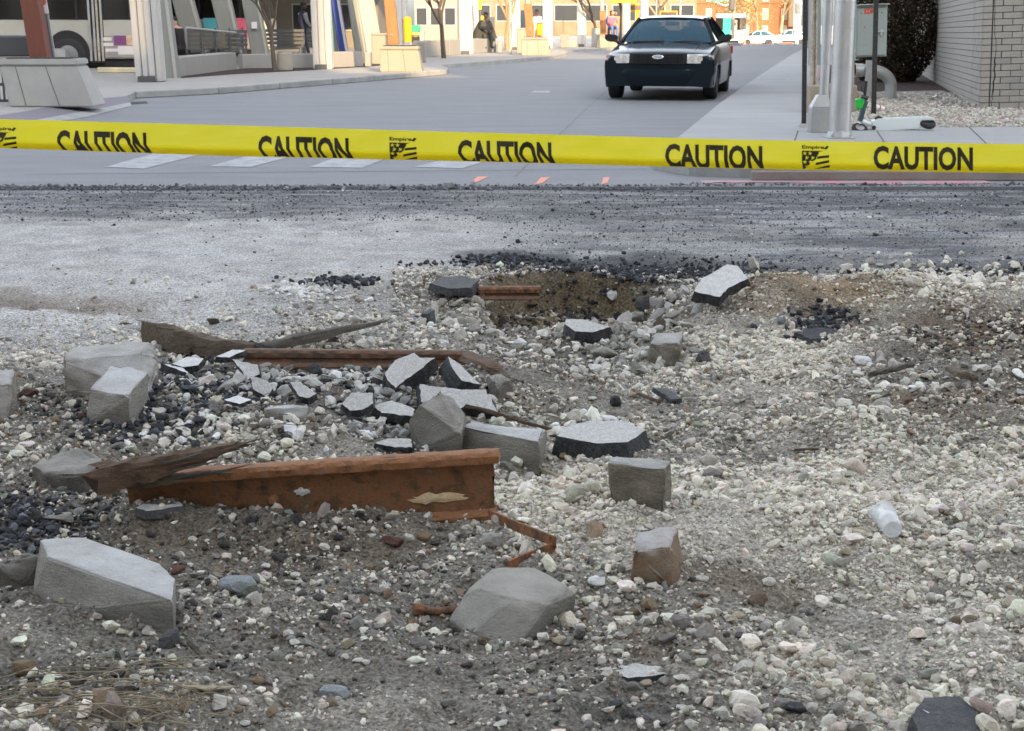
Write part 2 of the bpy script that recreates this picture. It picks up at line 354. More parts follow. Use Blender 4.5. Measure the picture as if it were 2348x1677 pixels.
# crumbs of broken asphalt strewn over the milled strip and the dusty slab
y = 8.6 + 5.3 * rng.random(42000) ** .8; x = (rng.random(42000) * 2 - 1) * (.37 * y + .3); px_, py_ = proj(x, y, 0)
keep = rng.random(len(x)) < np.where(py_ < 500, .55, np.where(px_ > 1150, .5, .03)); x, y = x[keep], y[keep]
c = np.where((rng.random(len(x)) < .5)[:, None], np.array((.24, .24, .235)), np.array((.05, .052, .058))) * rng.uniform(.6, 1.3, (len(x), 1)); c[rng.random(len(x)) < .04] = (.6, .6, .58)
stones('milled_asphalt_crumbs', x, y, np.exp(rng.normal(np.log(.0085), .5, len(x))) * (1 + .05 * (y - 9)), c, 1, M_stone, zoff=.1)
n_ = 3800; x = rng.uniform(-6, 7, n_); y = 13.98 + rng.normal(0, .06, n_) + .05 * fbm(x * 3, x * 0, 2) + np.where(x > 1.5, .10, 0)
stones('crumbs_along_the_road_edge', x, y, np.exp(rng.normal(np.log(.016), .5, n_)), np.array((.10, .10, .105))[None] * rng.uniform(.4, 3, (n_, 1)), 1, M_stone, zf=lambda X, Y: np.where(Y > 13.99, .0, -.02))
# clods heaped round the hole edges
def heap(cx, cy, rx, ry, n, size, col, zf=Hf):
    ox = cx + rng.normal(0, rx, n); oy = cy + rng.normal(0, ry, n); X = []; Y = []
    for a, b in zip(ox, oy): p = G(a, b); X.append(p.x); Y.append(p.y)
    return np.array(X), np.array(Y), np.clip(np.exp(rng.normal(np.log(size), .4, n)), 0, size * 1.9), np.array(col)[None] * (rng.uniform(.6, 1.6, (n, 1)) + (rng.random((n, 1)) < .18) * rng.uniform(0, 4, (n, 1)) * (np.mean(col) < .1))
hp = [heap(1160, 598, 60, 9, 420, .024, KK), heap(1500, 620, 180, 14, 1500, .02, KK), heap(1400, 640, 80, 10, 300, .03, KK), heap(780, 640, 45, 7, 160, .026, KK), heap(960, 600, 45, 4, 26, .026, (.05, .045, .042)),
      heap(480, 900, 130, 45, 560, .021, KK), heap(320, 985, 80, 18, 360, .02, KK), heap(1875, 765, 40, 7, 160, .026, KK), heap(60, 1180, 60, 35, 300, .02, KK), heap(700, 760, 35, 6, 50, .026, (.06, .055, .045)),
      heap(2150, 640, 110, 22, 330, .04, (.5, .47, .41)), heap(690, 665, 45, 10, 160, .03, (.58, .56, .52)), heap(1460, 790, 60, 22, 160, .04, (.33, .32, .29)), heap(1090, 690, 70, 25, 120, .04, (.25, .23, .2)),
      heap(560, 1000, 150, 14, 180, .03, (.55, .52, .46)), heap(900, 960, 60, 30, 130, .03, (.33, .33, .32)), heap(2240, 620, 100, 8, 120, .03, KK), heap(620, 880, 150, 32, 260, .04, (.36, .355, .33)), heap(560, 860, 150, 30, 60, .04, (.62, .6, .55)), heap(600, 900, 170, 50, 480, .022, KK), heap(1490, 705, 55, 24, 60, .055, (.27, .26, .24)), heap(1350, 780, 150, 24, 130, .04, (.5, .48, .43)), heap(2100, 655, 140, 24, 150, .05, (.55, .52, .45)), heap(2120, 870, 150, 22, 90, .038, (.5, .47, .42)), heap(1000, 750, 120, 18, 90, .035, (.5, .48, .44)), heap(1290, 960, 120, 20, 70, .045, (.52, .49, .43))]
X_, Y_, S_, C_ = [np.concatenate(q) for q in zip(*hp)]
stones('broken_asphalt_and_rubble', X_, Y_, S_, np.clip(C_, .015, .7), 2, M_stone, zoff=.22)
# ---------------------------------------------------------------- single stones, setts, slabs
M_gran = mat('granite_sett', (.31, .28, .225), .88, dust_toplight=(.48, .47, .45), col2=(.15, .13, .10), scale=9, amt=.45, bump=.9, bscale=70, stretch=(1, 1, 2.2), speck=.16)
M_granL = mat('granite_sett_pale', (.36, .34, .30), .85, dust_toplight=(.58, .575, .565), col2=(.20, .19, .165), scale=7, amt=.45, bump=.9, bscale=70, stretch=(.7, .7, 2.4), speck=.16)
M_granB = mat('granite_sett_stained', (.20, .17, .13), .9, dust_toplight=(.44, .43, .42), col2=(.19, .10, .045), scale=10, amt=.4, bump=.5, bscale=120, stretch=(1, 1, 3), speck=.16)
M_rock = mat('grey_rock', (.21, .195, .165), .9, dust_toplight=(.36, .34, .30), col2=(.11, .10, .085), scale=10, amt=.3, bump=1.0, bscale=70, speck=.16)
M_flint = mat('smooth_grey_stone', (.23, .215, .18), .8, dust_toplight=(.38, .36, .315), col2=(.125, .118, .10), scale=6, amt=.4, bump=.8, bscale=70, stretch=(1, 1, 2.5), speck=.16)
M_lime = mat('pale_limestone', (.60, .58, .53), .9, col2=(.46, .43, .37), scale=25, amt=.3, bump=.6, bscale=90, speck=.16)
M_white = mat('white_stone', (.70, .70, .69), .85, col2=(.55, .54, .52), scale=20, amt=.3, bump=.5, bscale=90, speck=.16)
M_tar = mat('black_tar_side', (.022, .024, .029), .7, col2=(.075, .075, .078), scale=60, amt=.6, bump=1.2, bscale=90)
M_top = mat('worn_asphalt_top', (.58, .57, .545), .9, col2=(.42, .41, .39), scale=60, amt=.5, bump=.6, bscale=160, speck=.16)
M_topW = mat('painted_asphalt_top', (.76, .76, .75), .85, col2=(.60, .60, .59), scale=40, amt=.5, bump=.6, bscale=140, speck=.16)
M_clod = mat('brown_clod', (.14, .11, .09), .95, col2=(.07, .055, .045), scale=30, amt=.4, bump=1, bscale=80, speck=.16)
M_red = mat('broken_brick', (.16, .065, .045), .9, col2=(.10, .05, .04), scale=30, amt=.4, bump=.8, bscale=80)
M_dark = mat('dark_stone', (.07, .072, .078), .85, col2=(.13, .13, .13), scale=20, amt=.4, bump=1, bscale=70, speck=.16)
M_yel = mat('buff_stone', (.45, .38, .26), .9, col2=(.35, .3, .22), scale=20, amt=.4, bump=.6, bscale=80)
M_blu = mat('bluish_stone', (.30, .325, .33), .85, col2=(.21, .225, .225), scale=14, amt=.3, bump=.8, bscale=60, speck=.16)
def roughen(bm, cuts, amp, fr=18, seed=0):
    if cuts: bmesh.ops.subdivide_edges(bm, edges=bm.edges, cuts=cuts, use_grid_fill=True)
    bm.normal_update(); from mathutils import noise
    for v in bm.verts:
        q = v.co * fr + Vector((seed * 3.1, 0, 0))
        v.co += v.normal * amp * (noise.noise(q) + .5 * noise.noise(q * 2.7))
def finish(bm, name, mats, origin, ang=35):
    bm.normal_update()
    for v in bm.verts: v.co -= origin
    for f in bm.faces: f.smooth = True
    for e in bm.edges:
        if len(e.link_faces) == 2 and e.calc_face_angle(0) > R(ang): e.smooth = False
    me = bpy.data.meshes.new(name); bm.to_mesh(me); bm.free()
    for mm in mats: me.materials.append(mm)
    o = bpy.data.objects.new(name, me); COL.objects.link(o); o.location = origin; return o
def zp(px, py, z): return G(px, py, z)
def rock(name, label, cat, tops, bots, m, group=None, bev=.010, amp=.010, base=None, sink=.03, cuts=3, back=0.0):
    cx = sum(b[0] for b in bots) / len(bots); cy = max(b[1] for b in bots)
    if base is None: base = hit(cx, cy - 2).z
    P = [G(a, b, base + h) for a, b, h in tops]; B = [G(a, b, base) for a, b in bots]
    pts = P + B + [Vector((p.x, p.y + back, base - sink)) for p in P] + [Vector((p.x, p.y, base - sink)) for p in B]
    bm = bmesh.new(); [bm.verts.new(p) for p in pts]
    r = bmesh.ops.convex_hull(bm, input=bm.verts); bmesh.ops.delete(bm, geom=[g for g in set(r['geom_interior'] + r['geom_unused']) if isinstance(g, bmesh.types.BMVert)], context='VERTS')
    bmesh.ops.dissolve_limit(bm, angle_limit=R(9), verts=bm.verts, edges=bm.edges)
    if bev: bmesh.ops.bevel(bm, geom=bm.edges[:], offset=bev, segments=2, affect='EDGES', profile=.6, clamp_overlap=True)
    bmesh.ops.triangulate(bm, faces=[f for f in bm.faces if len(f.verts) > 4]); roughen(bm, cuts, amp, 14, seed=len(label)); roughen(bm, 0, amp * .5, 30, 2)
    if amp > .002: roughen(bm, 0, amp * .5, 60, 3)
    O = sum(pts, Vector()) / len(pts); O.z = base
    return tag(finish(bm, name, [m], O, 50), label, cat, group)
def slab(name, label, cat, poly, h, thick, nrm=(0, -.3, 1), mats=None, at=None, group=None, rag=.10):
    cx = sum(p[0] for p in poly) / len(poly); cy = sum(p[1] for p in poly) / len(poly); my = max(p[1] for p in poly)
    b = hit(*(at or (cx, my + 6))); n = Vector(nrm).normalized(); P0 = G(cx, cy, b.z + h)
    Q = []
    for a, c in poly:
        d = ray(a, c); C0 = Vector((0, 0, HC)); Q.append(C0 + d * ((P0 - C0).dot(n) / d.dot(n)))
    E = []; rr = random.Random(len(label) + int(cx))
    for i in range(len(Q)):
        a, c = Q[i], Q[(i + 1) % len(Q)]; E.append(a); L = (c - a).length; pr = n.cross(c - a)
        for t in (.2, .4, .6, .8): E.append(a.lerp(c, t) + pr * rr.uniform(-rag, rag) * .35)
    bm = bmesh.new(); tv = [bm.verts.new(p) for p in E]; bv = [bm.verts.new(p - n * thick * rr.uniform(.75, 1.1) + (p - P0).cross(n).cross(n) * -.12) for p in E]
    mv = [bm.verts.new((p.co + q.co) / 2 + Vector([rr.uniform(-1, 1) * .006 for _ in range(3)])) for p, q in zip(tv, bv)]
    ft = bm.faces.new(tv); fb = bm.faces.new(bv[::-1]); N = len(E); fb.material_index = 1
    for A, Bq in ((tv, mv), (mv, bv)):
        for i in range(N): f = bm.faces.new((A[i], Bq[i], Bq[(i + 1) % N], A[(i + 1) % N])); f.material_index = 1
    bmesh.ops.triangulate(bm, faces=[ft, fb]); bmesh.ops.recalc_face_normals(bm, faces=bm.faces)
    o = finish(bm, name, mats or [M_top, M_tar], Vector((P0.x, P0.y, b.z)), 30); return tag(o, label, cat, group)
def pebble(px, py, wpx, hpx, m, name, label, cat='stone', group=None, seed=None, dz=0, yaw=None):
    p = hit(px, py + hpx * .35); s = wpx * (p.y * CP + (HC - p.z) * SP) / FPX
    el = math.atan2(HC, p.y); hz = hpx / wpx * s
    hz = max(.25 * s, (hz - s * .7 * math.sin(el)) / math.cos(el) * 1.1); rr = np.random.default_rng(seed or int(px * 7 + py))
    T, f = templates(3, 1, .05)
    v, f = ico(3); u = v.copy()
    for j in range(12):
        nr = rr.normal(size=3); nr /= np.linalg.norm(nr); h = rr.uniform(.48, .9); u = u - np.clip(u @ nr - h, 0, None)[:, None] * nr
    u = u / np.abs(u).max(0) * np.array([s / 2, s * .36, hz * .55]); yw = rr.uniform(-.4, .4) if yaw is None else yaw
    c, q = math.cos(yw), math.sin(yw); u = np.stack([u[:, 0] * c - u[:, 1] * q, u[:, 0] * q + u[:, 1] * c, u[:, 2]], 1)
    me = bpy.data.meshes.new(name); me.from_pydata(u.tolist(), [], f.tolist()); me.materials.append(m)
    bm = bmesh.new(); bm.from_mesh(me); roughen(bm, 0, s * .04, 2.2 / s); bm.to_mesh(me); bm.free(); me.shade_flat()
    o = bpy.data.objects.new(name, me); COL.objects.link(o); o.location = (p.x, p.y, p.z + hz * .3 + dz); return tag(o, label, cat, group)
SB = 'stone block'
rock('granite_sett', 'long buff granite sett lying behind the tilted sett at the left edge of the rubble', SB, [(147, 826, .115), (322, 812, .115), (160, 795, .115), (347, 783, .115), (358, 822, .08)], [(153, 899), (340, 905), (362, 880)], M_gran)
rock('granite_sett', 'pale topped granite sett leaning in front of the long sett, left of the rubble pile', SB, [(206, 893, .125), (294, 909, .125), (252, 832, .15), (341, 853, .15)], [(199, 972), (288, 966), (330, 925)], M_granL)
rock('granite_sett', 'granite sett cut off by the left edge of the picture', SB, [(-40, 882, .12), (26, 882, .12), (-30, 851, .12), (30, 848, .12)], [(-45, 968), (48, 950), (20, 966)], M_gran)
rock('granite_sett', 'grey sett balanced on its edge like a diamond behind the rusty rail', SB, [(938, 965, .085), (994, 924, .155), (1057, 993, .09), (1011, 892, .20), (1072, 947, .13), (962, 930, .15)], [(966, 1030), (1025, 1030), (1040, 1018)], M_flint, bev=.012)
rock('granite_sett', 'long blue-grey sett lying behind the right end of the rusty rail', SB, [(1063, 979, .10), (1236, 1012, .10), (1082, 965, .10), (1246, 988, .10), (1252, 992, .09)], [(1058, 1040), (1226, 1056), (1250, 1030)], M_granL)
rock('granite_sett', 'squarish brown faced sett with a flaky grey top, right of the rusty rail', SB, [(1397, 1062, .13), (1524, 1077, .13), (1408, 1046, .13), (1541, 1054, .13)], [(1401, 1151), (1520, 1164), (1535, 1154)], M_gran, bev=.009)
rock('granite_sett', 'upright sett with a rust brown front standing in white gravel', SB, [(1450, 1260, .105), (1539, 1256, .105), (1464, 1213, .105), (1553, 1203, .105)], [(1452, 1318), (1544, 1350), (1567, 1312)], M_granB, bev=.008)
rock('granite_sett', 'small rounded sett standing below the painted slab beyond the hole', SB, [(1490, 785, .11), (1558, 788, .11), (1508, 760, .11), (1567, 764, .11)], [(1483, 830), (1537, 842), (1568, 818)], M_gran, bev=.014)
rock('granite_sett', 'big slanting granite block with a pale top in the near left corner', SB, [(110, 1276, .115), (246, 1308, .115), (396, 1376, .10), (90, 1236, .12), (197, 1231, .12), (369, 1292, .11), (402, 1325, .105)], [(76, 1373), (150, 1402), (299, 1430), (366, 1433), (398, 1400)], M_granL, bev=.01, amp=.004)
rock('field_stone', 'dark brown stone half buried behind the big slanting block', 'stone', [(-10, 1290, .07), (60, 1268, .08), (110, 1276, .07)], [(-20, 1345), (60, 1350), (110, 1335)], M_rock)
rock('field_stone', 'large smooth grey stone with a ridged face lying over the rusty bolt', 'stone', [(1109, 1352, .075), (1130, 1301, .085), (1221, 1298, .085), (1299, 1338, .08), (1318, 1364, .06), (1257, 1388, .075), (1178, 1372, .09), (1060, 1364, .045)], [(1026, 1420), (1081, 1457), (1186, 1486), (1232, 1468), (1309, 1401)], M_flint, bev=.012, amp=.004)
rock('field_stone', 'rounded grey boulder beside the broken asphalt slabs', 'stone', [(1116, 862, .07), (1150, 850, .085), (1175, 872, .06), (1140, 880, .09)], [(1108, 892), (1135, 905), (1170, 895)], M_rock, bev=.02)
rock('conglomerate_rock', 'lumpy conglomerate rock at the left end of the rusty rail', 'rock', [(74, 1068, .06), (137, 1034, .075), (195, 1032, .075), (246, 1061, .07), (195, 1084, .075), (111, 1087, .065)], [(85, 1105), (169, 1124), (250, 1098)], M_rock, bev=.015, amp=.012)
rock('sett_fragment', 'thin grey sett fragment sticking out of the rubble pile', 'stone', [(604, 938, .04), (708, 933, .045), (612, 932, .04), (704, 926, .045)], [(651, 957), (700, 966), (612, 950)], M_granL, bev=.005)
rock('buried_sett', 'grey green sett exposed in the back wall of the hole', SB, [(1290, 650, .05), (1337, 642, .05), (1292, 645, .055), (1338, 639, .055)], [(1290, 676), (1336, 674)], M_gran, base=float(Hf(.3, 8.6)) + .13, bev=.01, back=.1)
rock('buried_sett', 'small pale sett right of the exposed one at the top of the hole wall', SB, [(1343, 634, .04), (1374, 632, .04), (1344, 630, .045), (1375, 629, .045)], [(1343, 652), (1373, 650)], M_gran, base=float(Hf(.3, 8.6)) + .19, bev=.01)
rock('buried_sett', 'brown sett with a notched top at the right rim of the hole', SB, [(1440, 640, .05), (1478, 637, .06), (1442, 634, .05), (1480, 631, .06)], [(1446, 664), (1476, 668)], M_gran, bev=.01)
SL = 'asphalt slab'
slab('asphalt_slab', 'thick broken asphalt slab tilted towards the camera, left one of the pair with black sides', SL, [(882, 855), (905, 827), (950, 809), (962, 820), (998, 821), (950, 857), (907, 890), (887, 869)], .09, .085, (.05, -.42, 1))
slab('asphalt_slab', 'narrow pale sliver of asphalt with a broad black broken side', SL, [(1027, 818), (1055, 835), (1102, 882), (1059, 873), (1039, 847)], .10, .09, (.5, -.25, 1))
slab('asphalt_slab', 'wide pale asphalt slab lying under the diamond shaped sett', SL, [(963, 881), (998, 887), (1037, 890), (1057, 894), (1114, 893), (1141, 945), (1067, 930), (1037, 947), (966, 922)], .07, .05, (0, -.45, 1))
slab('asphalt_slab', 'bluish grey asphalt flake left of the diamond shaped sett', SL, [(856, 930), (899, 918), (950, 938), (946, 955), (875, 947)], .05, .04, (0, -.2, 1))
slab('asphalt_slab', 'small asphalt flake resting just behind the rusty rail', SL, [(860, 1016), (889, 1005), (942, 1007), (946, 1026), (905, 1026)], .045, .03, (0, -.3, 1))
slab('asphalt_slab', 'broad flat asphalt slab with a thick black edge above the squarish sett', SL, [(1277, 1000), (1298, 979), (1351, 965), (1425, 965), (1481, 986), (1439, 1014), (1368, 1017)], .075, .075, (0, -.05, 1))
slab('asphalt_slab', 'bright white topped slab leaning on the far side of the hole', SL, [(1592, 668), (1608, 639), (1640, 622), (1667, 606), (1692, 610), (1715, 639), (1671, 660), (1650, 681)], .13, .06, (-.1, -.75, 1), [M_topW, M_tar])
slab('asphalt_slab', 'grey slab lying on the near lip of the hole', SL, [(1295, 743), (1298, 732), (1333, 732), (1400, 750), (1358, 762), (1319, 760)], .06, .05, (0, -.25, 1))
WH = [M_topW, M_tar]
slab('painted_asphalt_flake', 'white topped flake below the thick splintered timber', SL, [(495, 818), (533, 802), (564, 803), (525, 820)], .07, .03, (0, -.3, 1), WH)
slab('painted_asphalt_flake', 'steep white triangular flake in the middle of the rubble pile', SL, [(532, 824), (590, 836), (595, 858), (566, 871), (553, 848)], .06, .03, (0, -1.3, 1), WH)
slab('painted_asphalt_flake', 'flat white leaf shaped flake on the front of the rubble pile', SL, [(514, 917), (545, 907), (576, 917), (549, 927)], .045, .015, (0, -.2, 1), WH)
slab('painted_asphalt_flake', 'grey and white flake tucked under the splintered timber', SL, [(395, 834), (430, 818), (467, 822), (454, 838), (419, 842)], .06, .03, (0, -.3, 1), WH)
slab('painted_asphalt_flake', 'thin white edged flake beside the long sett', SL, [(369, 833), (415, 842), (432, 856), (412, 850)], .06, .04, (0, -.1, 1), WH)
slab('asphalt_chunk', 'black chunk with a thin white rim leaning on the splintered timber', SL, [(564, 785), (576, 780), (631, 798), (614, 809), (586, 826), (566, 818)], .06, .05, (0, -1.2, 1), [M_tar, M_topW])
slab('asphalt_chunk', 'greenish grey slab fragment below the steep white flake', SL, [(575, 862), (612, 872), (626, 890), (612, 912), (580, 892)], .05, .04, (0, -.7, 1))
slab('asphalt_chunk', 'rough grey fragment on the right of the rubble pile', SL, [(663, 876), (690, 876), (726, 903), (706, 913), (686, 909)], .055, .03, (0, -.5, 1))
slab('asphalt_chunk', 'speckled grey fragment lying left of the broken slabs', SL, [(784, 926), (806, 901), (855, 901), (855, 926), (830, 940), (802, 942)], .06, .03, (0, -.5, 1))
slab('asphalt_chunk', 'dark ragged crust of asphalt at the left rim of the hole', SL, [(986, 650), (1010, 636), (1060, 632), (1095, 645), (1080, 660), (1030, 662)], .06, .05, (0, -.1, 1), [M_dark, M_tar])
slab('asphalt_chunk', 'dark flat flake right of the hole, below the brown sticks', SL, [(1498, 890), (1530, 890), (1562, 914), (1540, 916)], .03, .02, (0, -.1, 1), [M_dark, M_tar])
slab('asphalt_chunk', 'black crust patch on the white gravel ridge', SL, [(1822, 762), (1860, 750), (1925, 756), (1932, 772), (1860, 778)], .03, .02, (0, -.1, 1), [M_tar, M_tar])
slab('asphalt_chunk', 'thick dark slab half out of the picture at the bottom right', SL, [(2090, 1640), (2120, 1600), (2200, 1596), (2245, 1640), (2238, 1700), (2110, 1700)], .05, .05, (0, -.1, 1), [M_dark, M_tar], at=(2150, 1660))
slab('asphalt_chunk', 'pale flat slab fragment sunk in gravel in front of the smooth grey stone', SL, [(1390, 1537), (1440, 1520), (1520, 1530), (1540, 1545), (1440, 1555)], .012, .03, (0, 0, 1))
slab('asphalt_chunk', 'grey flake left of the rail foot in the dirt', SL, [(312, 1165), (340, 1148), (398, 1142), (420, 1160), (340, 1172)], .02, .03, (0, 0, 1), [M_top, M_dark])
PB = [(1192, 787, 38, 34, M_white, 'jagged white stone alone on the grey dirt right of the rails'), (1032, 737, 42, 24, M_lime, 'cream block of limestone near the left rim of the hole'), (1119, 692, 28, 26, M_lime, 'cream stone just inside the hole'),
      (1404, 676, 26, 24, M_white, 'pointed white stone on the right inside of the hole'), (1070, 668, 44, 26, M_rock, 'grey stone under the dark crust at the hole rim'), (1484, 694, 62, 44, M_dark, 'dark conglomerate lump on the right wall of the hole'),
      (1462, 732, 60, 42, M_rock, 'speckled grey lump at the right bottom of the hole'), (1515, 745, 36, 32, M_clod, 'brown stone between the hole and the small rounded sett'), (636, 815, 44, 32, M_lime, 'smooth egg shaped white stone on top of the rubble pile'),
      (618, 843, 54, 34, M_rock, 'grey angular stone under the egg shaped white stone'), (1372, 1327, 52, 30, M_white, 'long white stone beside the upright rust brown sett'), (1941, 1198, 42, 32, M_lime, 'round pale pebble touching the plastic cup'),
      (1976, 1214, 48, 26, M_yel, 'brownish pebble beside the plastic cup'), (1705, 1525, 54, 42, M_lime, 'large pale stone in the gravel at the bottom right'), (1574, 1620, 50, 30, M_lime, 'pale oval stone at the bottom edge of the picture'),
      (1823, 1616, 54, 38, M_tar, 'black asphalt lump at the bottom right in white gravel'), (762, 1580, 84, 50, M_blu, 'bluish rounded stone near the bottom edge'), (549, 1330, 100, 50, M_blu, 'flat round grey stone right of the big slanting block'),
      (390, 1462, 58, 60, M_dark, 'dark pyramid shaped stone in front of the big slanting block'), (402, 1302, 50, 26, M_red, 'reddish stone behind the big slanting block'), (902, 1234, 58, 32, M_red, 'dark reddish stone below the rail foot'),
      (797, 1470, 40, 34, M_yel, 'buff yellow stone left of the smooth grey stone'), (488, 735, 32, 20, M_clod, 'brown clod alone on the dusty slab'), (1614, 818, 38, 34, M_dark, 'dark lump right of the small rounded sett'),
      (1979, 824, 44, 28, M_white, 'white stone on the right slope among dark flakes'), (1727, 606, 30, 36, M_lime, 'pale upright stone behind the white topped slab'), (2090, 640, 46, 40, M_lime, 'pale stone on top of the right gravel ridge'),
      (2010, 900, 48, 22, M_lime, 'oval pale stone halfway down the right slope'), (2250, 842, 50, 22, M_lime, 'long pale stone at the right edge of the slope'), (985, 727, 40, 36, M_dark, 'dark pointed lump left of the cream block'),
      (1388, 806, 60, 30, M_rock, 'grey stone between the hole and the small sett'), (1395, 960, 50, 26, M_white, 'white lump behind the broad flat slab'), (1410, 920, 30, 32, M_tar, 'black lump right of the sticks'),
      (1270, 935, 22, 26, M_lime, 'small buff pebble by the thin sticks'), (835, 787, 40, 22, M_lime, 'pale stone between the two timbers and the thin rail'), (720, 850, 40, 38, M_tar, 'black lump right of the egg shaped stone'),
      (140, 1180, 70, 30, M_rock, 'flat grey stone left below the conglomerate rock'), (1850, 1400, 40, 32, M_blu, 'grey blue pebble in the dark puddle of dirt'), (1640, 1400, 32, 26, M_lime, 'cream pebble at the end of the dirt patch'),
      (1480, 1420, 36, 30, M_lime, 'cream stone below the upright sett'), (360, 1050, 30, 30, M_dark, 'dark lump above the splintered board'), (1262, 1400, 30, 24, M_dark, 'small dark stone right of the smooth grey stone')]
for px, py, wp, hp_, mm, lb in PB: pebble(px, py, wp, hp_, mm, 'stone', lb)
# lesser stones, alike enough that nothing tells them apart
gp = 'pale stones standing out of the gravel'
for i in range(90):
    px = rng.uniform(1150, 2340); py = rng.uniform(900, 1670)
    if 1380 < px < 1580 and 1040 < py < 1370: continue
    pebble(px, py, rng.uniform(22, 38) * (.75 + (py - 900) / 1800), rng.uniform(16, 26) * (.75 + (py - 900) / 1800), M_lime if rng.random() < .8 else M_yel, 'pale_stone', 'pale limestone pebble a little larger than the gravel it lies in', 'stone', gp)
for i in range(34):
    px = rng.uniform(380, 1000); py = rng.uniform(1200, 1670)
    pebble(px, py, rng.uniform(18, 34), rng.uniform(14, 24), M_lime if rng.random() < .75 else M_rock, 'scattered_stone', 'small stone lying singly on the brown dirt', 'stone', 'single stones on the brown dirt')
for px, py, wp in ((68, 897, 46), (188, 955, 20), (120, 1090, 0)):
    if wp: pebble(px, py, wp, 22, M_red, 'brick_fragment', 'dark red brick fragment ' + ('right of the sett at the left picture edge' if wp > 30 else 'at the foot of the tilted pale sett'), 'brick')
# ---------------------------------------------------------------- rails, timbers, sticks
def rust_mat(name, cols, scale=9):
    m = bpy.data.materials.new(name); m.use_nodes = True; n = m.node_tree; b = n.nodes['Principled BSDF']; L = n.links.new
    tc = n.nodes.new('ShaderNodeTexCoord'); mp = n.nodes.new('ShaderNodeMapping'); mp.inputs['Scale'].default_value = (1.2, 2, 1.3); L(tc.outputs['Object'], mp.inputs[0])
    nz = n.nodes.new('ShaderNodeTexNoise'); nz.inputs['Scale'].default_value = scale; nz.inputs['Detail'].default_value = 9; nz.inputs['Roughness'].default_value = .72; nz.inputs['Distortion'].default_value = .15; L(mp.outputs[0], nz.inputs[0])
    cr = n.nodes.new('ShaderNodeValToRGB'); L(nz.outputs[0], cr.inputs[0]); e = cr.color_ramp.elements
    e[0].position = .30; e[0].color = (*cols[0], 1); e[1].position = .74; e[1].color = (*cols[-1], 1)
    for i, c in enumerate(cols[1:-1]): q = e.new(.30 + .44 * (i + 1) / (len(cols) - 1)); q.color = (*c, 1)
    L(cr.outputs[0], b.inputs['Base Color']); b.inputs['Roughness'].default_value = .82; b.inputs['Metallic'].default_value = .1
    n2 = n.nodes.new('ShaderNodeTexNoise'); n2.inputs['Scale'].default_value = 60; n2.inputs['Detail'].default_value = 8; L(mp.outputs[0], n2.inputs[0])
    bp = n.nodes.new('ShaderNodeBump'); bp.inputs['Strength'].default_value = .7; bp.inputs['Distance'].default_value = .006; L(n2.outputs[0], bp.inputs['Height']); L(bp.outputs[0], b.inputs['Normal']); return m
M_rail = rust_mat('rusty_rail_web', [(.03, .020, .013), (.10, .055, .026), (.21, .09, .036), (.12, .08, .05), (.38, .29, .19)], 12)
M_head = rust_mat('rusty_rail_head', [(.07, .035, .018), (.16, .075, .036), (.28, .125, .05), (.20, .11, .07), (.42, .32, .23)], 15)
M_strap = rust_mat('rusty_strap', [(.05, .035, .025), (.12, .07, .04), (.3, .12, .05), (.13, .09, .06)], 16)
M_dull = rust_mat('dull_rust', [(.055, .038, .028), (.12, .075, .05), (.19, .10, .06), (.30, .23, .17)], 14)
M_patch = mat('lime_scale_patch', (.62, .42, .20), .9, col2=(.72, .62, .45), scale=40, amt=.4, bump=.6, bscale=90)
def rail(label, A, Bp, hgt, name='steel_rail', head=.066, foot=.13, web=.014, mats=None, group=None):
    mH, mW = mats or (M_head, M_rail)
    A, Bp = Vector(A), Vector(Bp); d = (Bp - A); L = d.length; x = d.normalized(); yv = Vector((0, 0, 1)).cross(x).normalized(); zv = x.cross(yv)
    root = bpy.data.objects.new(name, None); COL.objects.link(root); tag(root, label, 'rail', group); root.empty_display_size = .1
    root.matrix_world = Matrix(((x.x, yv.x, zv.x, A.x), (x.y, yv.y, zv.y, A.y), (x.z, yv.z, zv.z, A.z), (0, 0, 0, 1)))
    H = hgt
    def ext(prof, nm, m, inset=0):
        N = 46; rings = []; b = MB()
        for i in range(N + 1):
            t = i / N * L; wob = .0022
            rings.append([(t + (.004 * math.sin(k * 2.3) if i == N else 0) - (inset + (.022 * (1 - v / H) if nm == 'rail_web' and H > .15 else 0)) * (1 if i == N else 0), u + wob * math.sin(i * 1.7 + k * 2.1) + random.uniform(-1, 1) * .0012, v + random.uniform(-1, 1) * .0012) for k, (u, v) in enumerate(prof)])
        b.loft(rings); return b.build(nm, m, root, smooth=True)
    h2 = head / 2; f2 = foot / 2; w2 = web / 2
    ext([(-h2, H - .034), (-h2 - .002, H - .012), (-h2 + .008, H - .001), (0, H + .002), (h2 - .008, H), (h2, H - .01), (h2, H - .034), (w2 + .006, H - .042), (-w2 - .006, H - .042)], 'rail_head', mH)
    ext([(-w2, H - .041), (-w2 - .001, H * .6), (-w2 - .003, .05), (-w2 - .014, .02), (w2 + .014, .02), (w2 + .003, .05), (w2, H * .6), (w2, H - .041)], 'rail_web', mW, .014)
    ext([(-f2, .0), (-f2, .010), (-w2 - .02, .022), (w2 + .02, .022), (f2, .01), (f2, 0)], 'rail_foot', mH if hgt > .15 else mW, .02)
    return root, L
pR = hit(1131, 1192); yR = pR.y + .06
hR = D(1150, 1034, yR).z - pR.z; hR = max(.15, min(.22, hR))
A_ = G(300, 1086, pR.z + hR - .10); A_.z = pR.z - .10; yrl = lambda q: A_.y + (yR - A_.y) * (q - 300) / 831.0; B_ = Vector((pR.x + .034, yR, pR.z + .004))
r1, L1 = rail('heavy rusty rail lying across the near rubble, its right end sawn off', A_, B_, hR, 'steel_rail')
pt = MB()
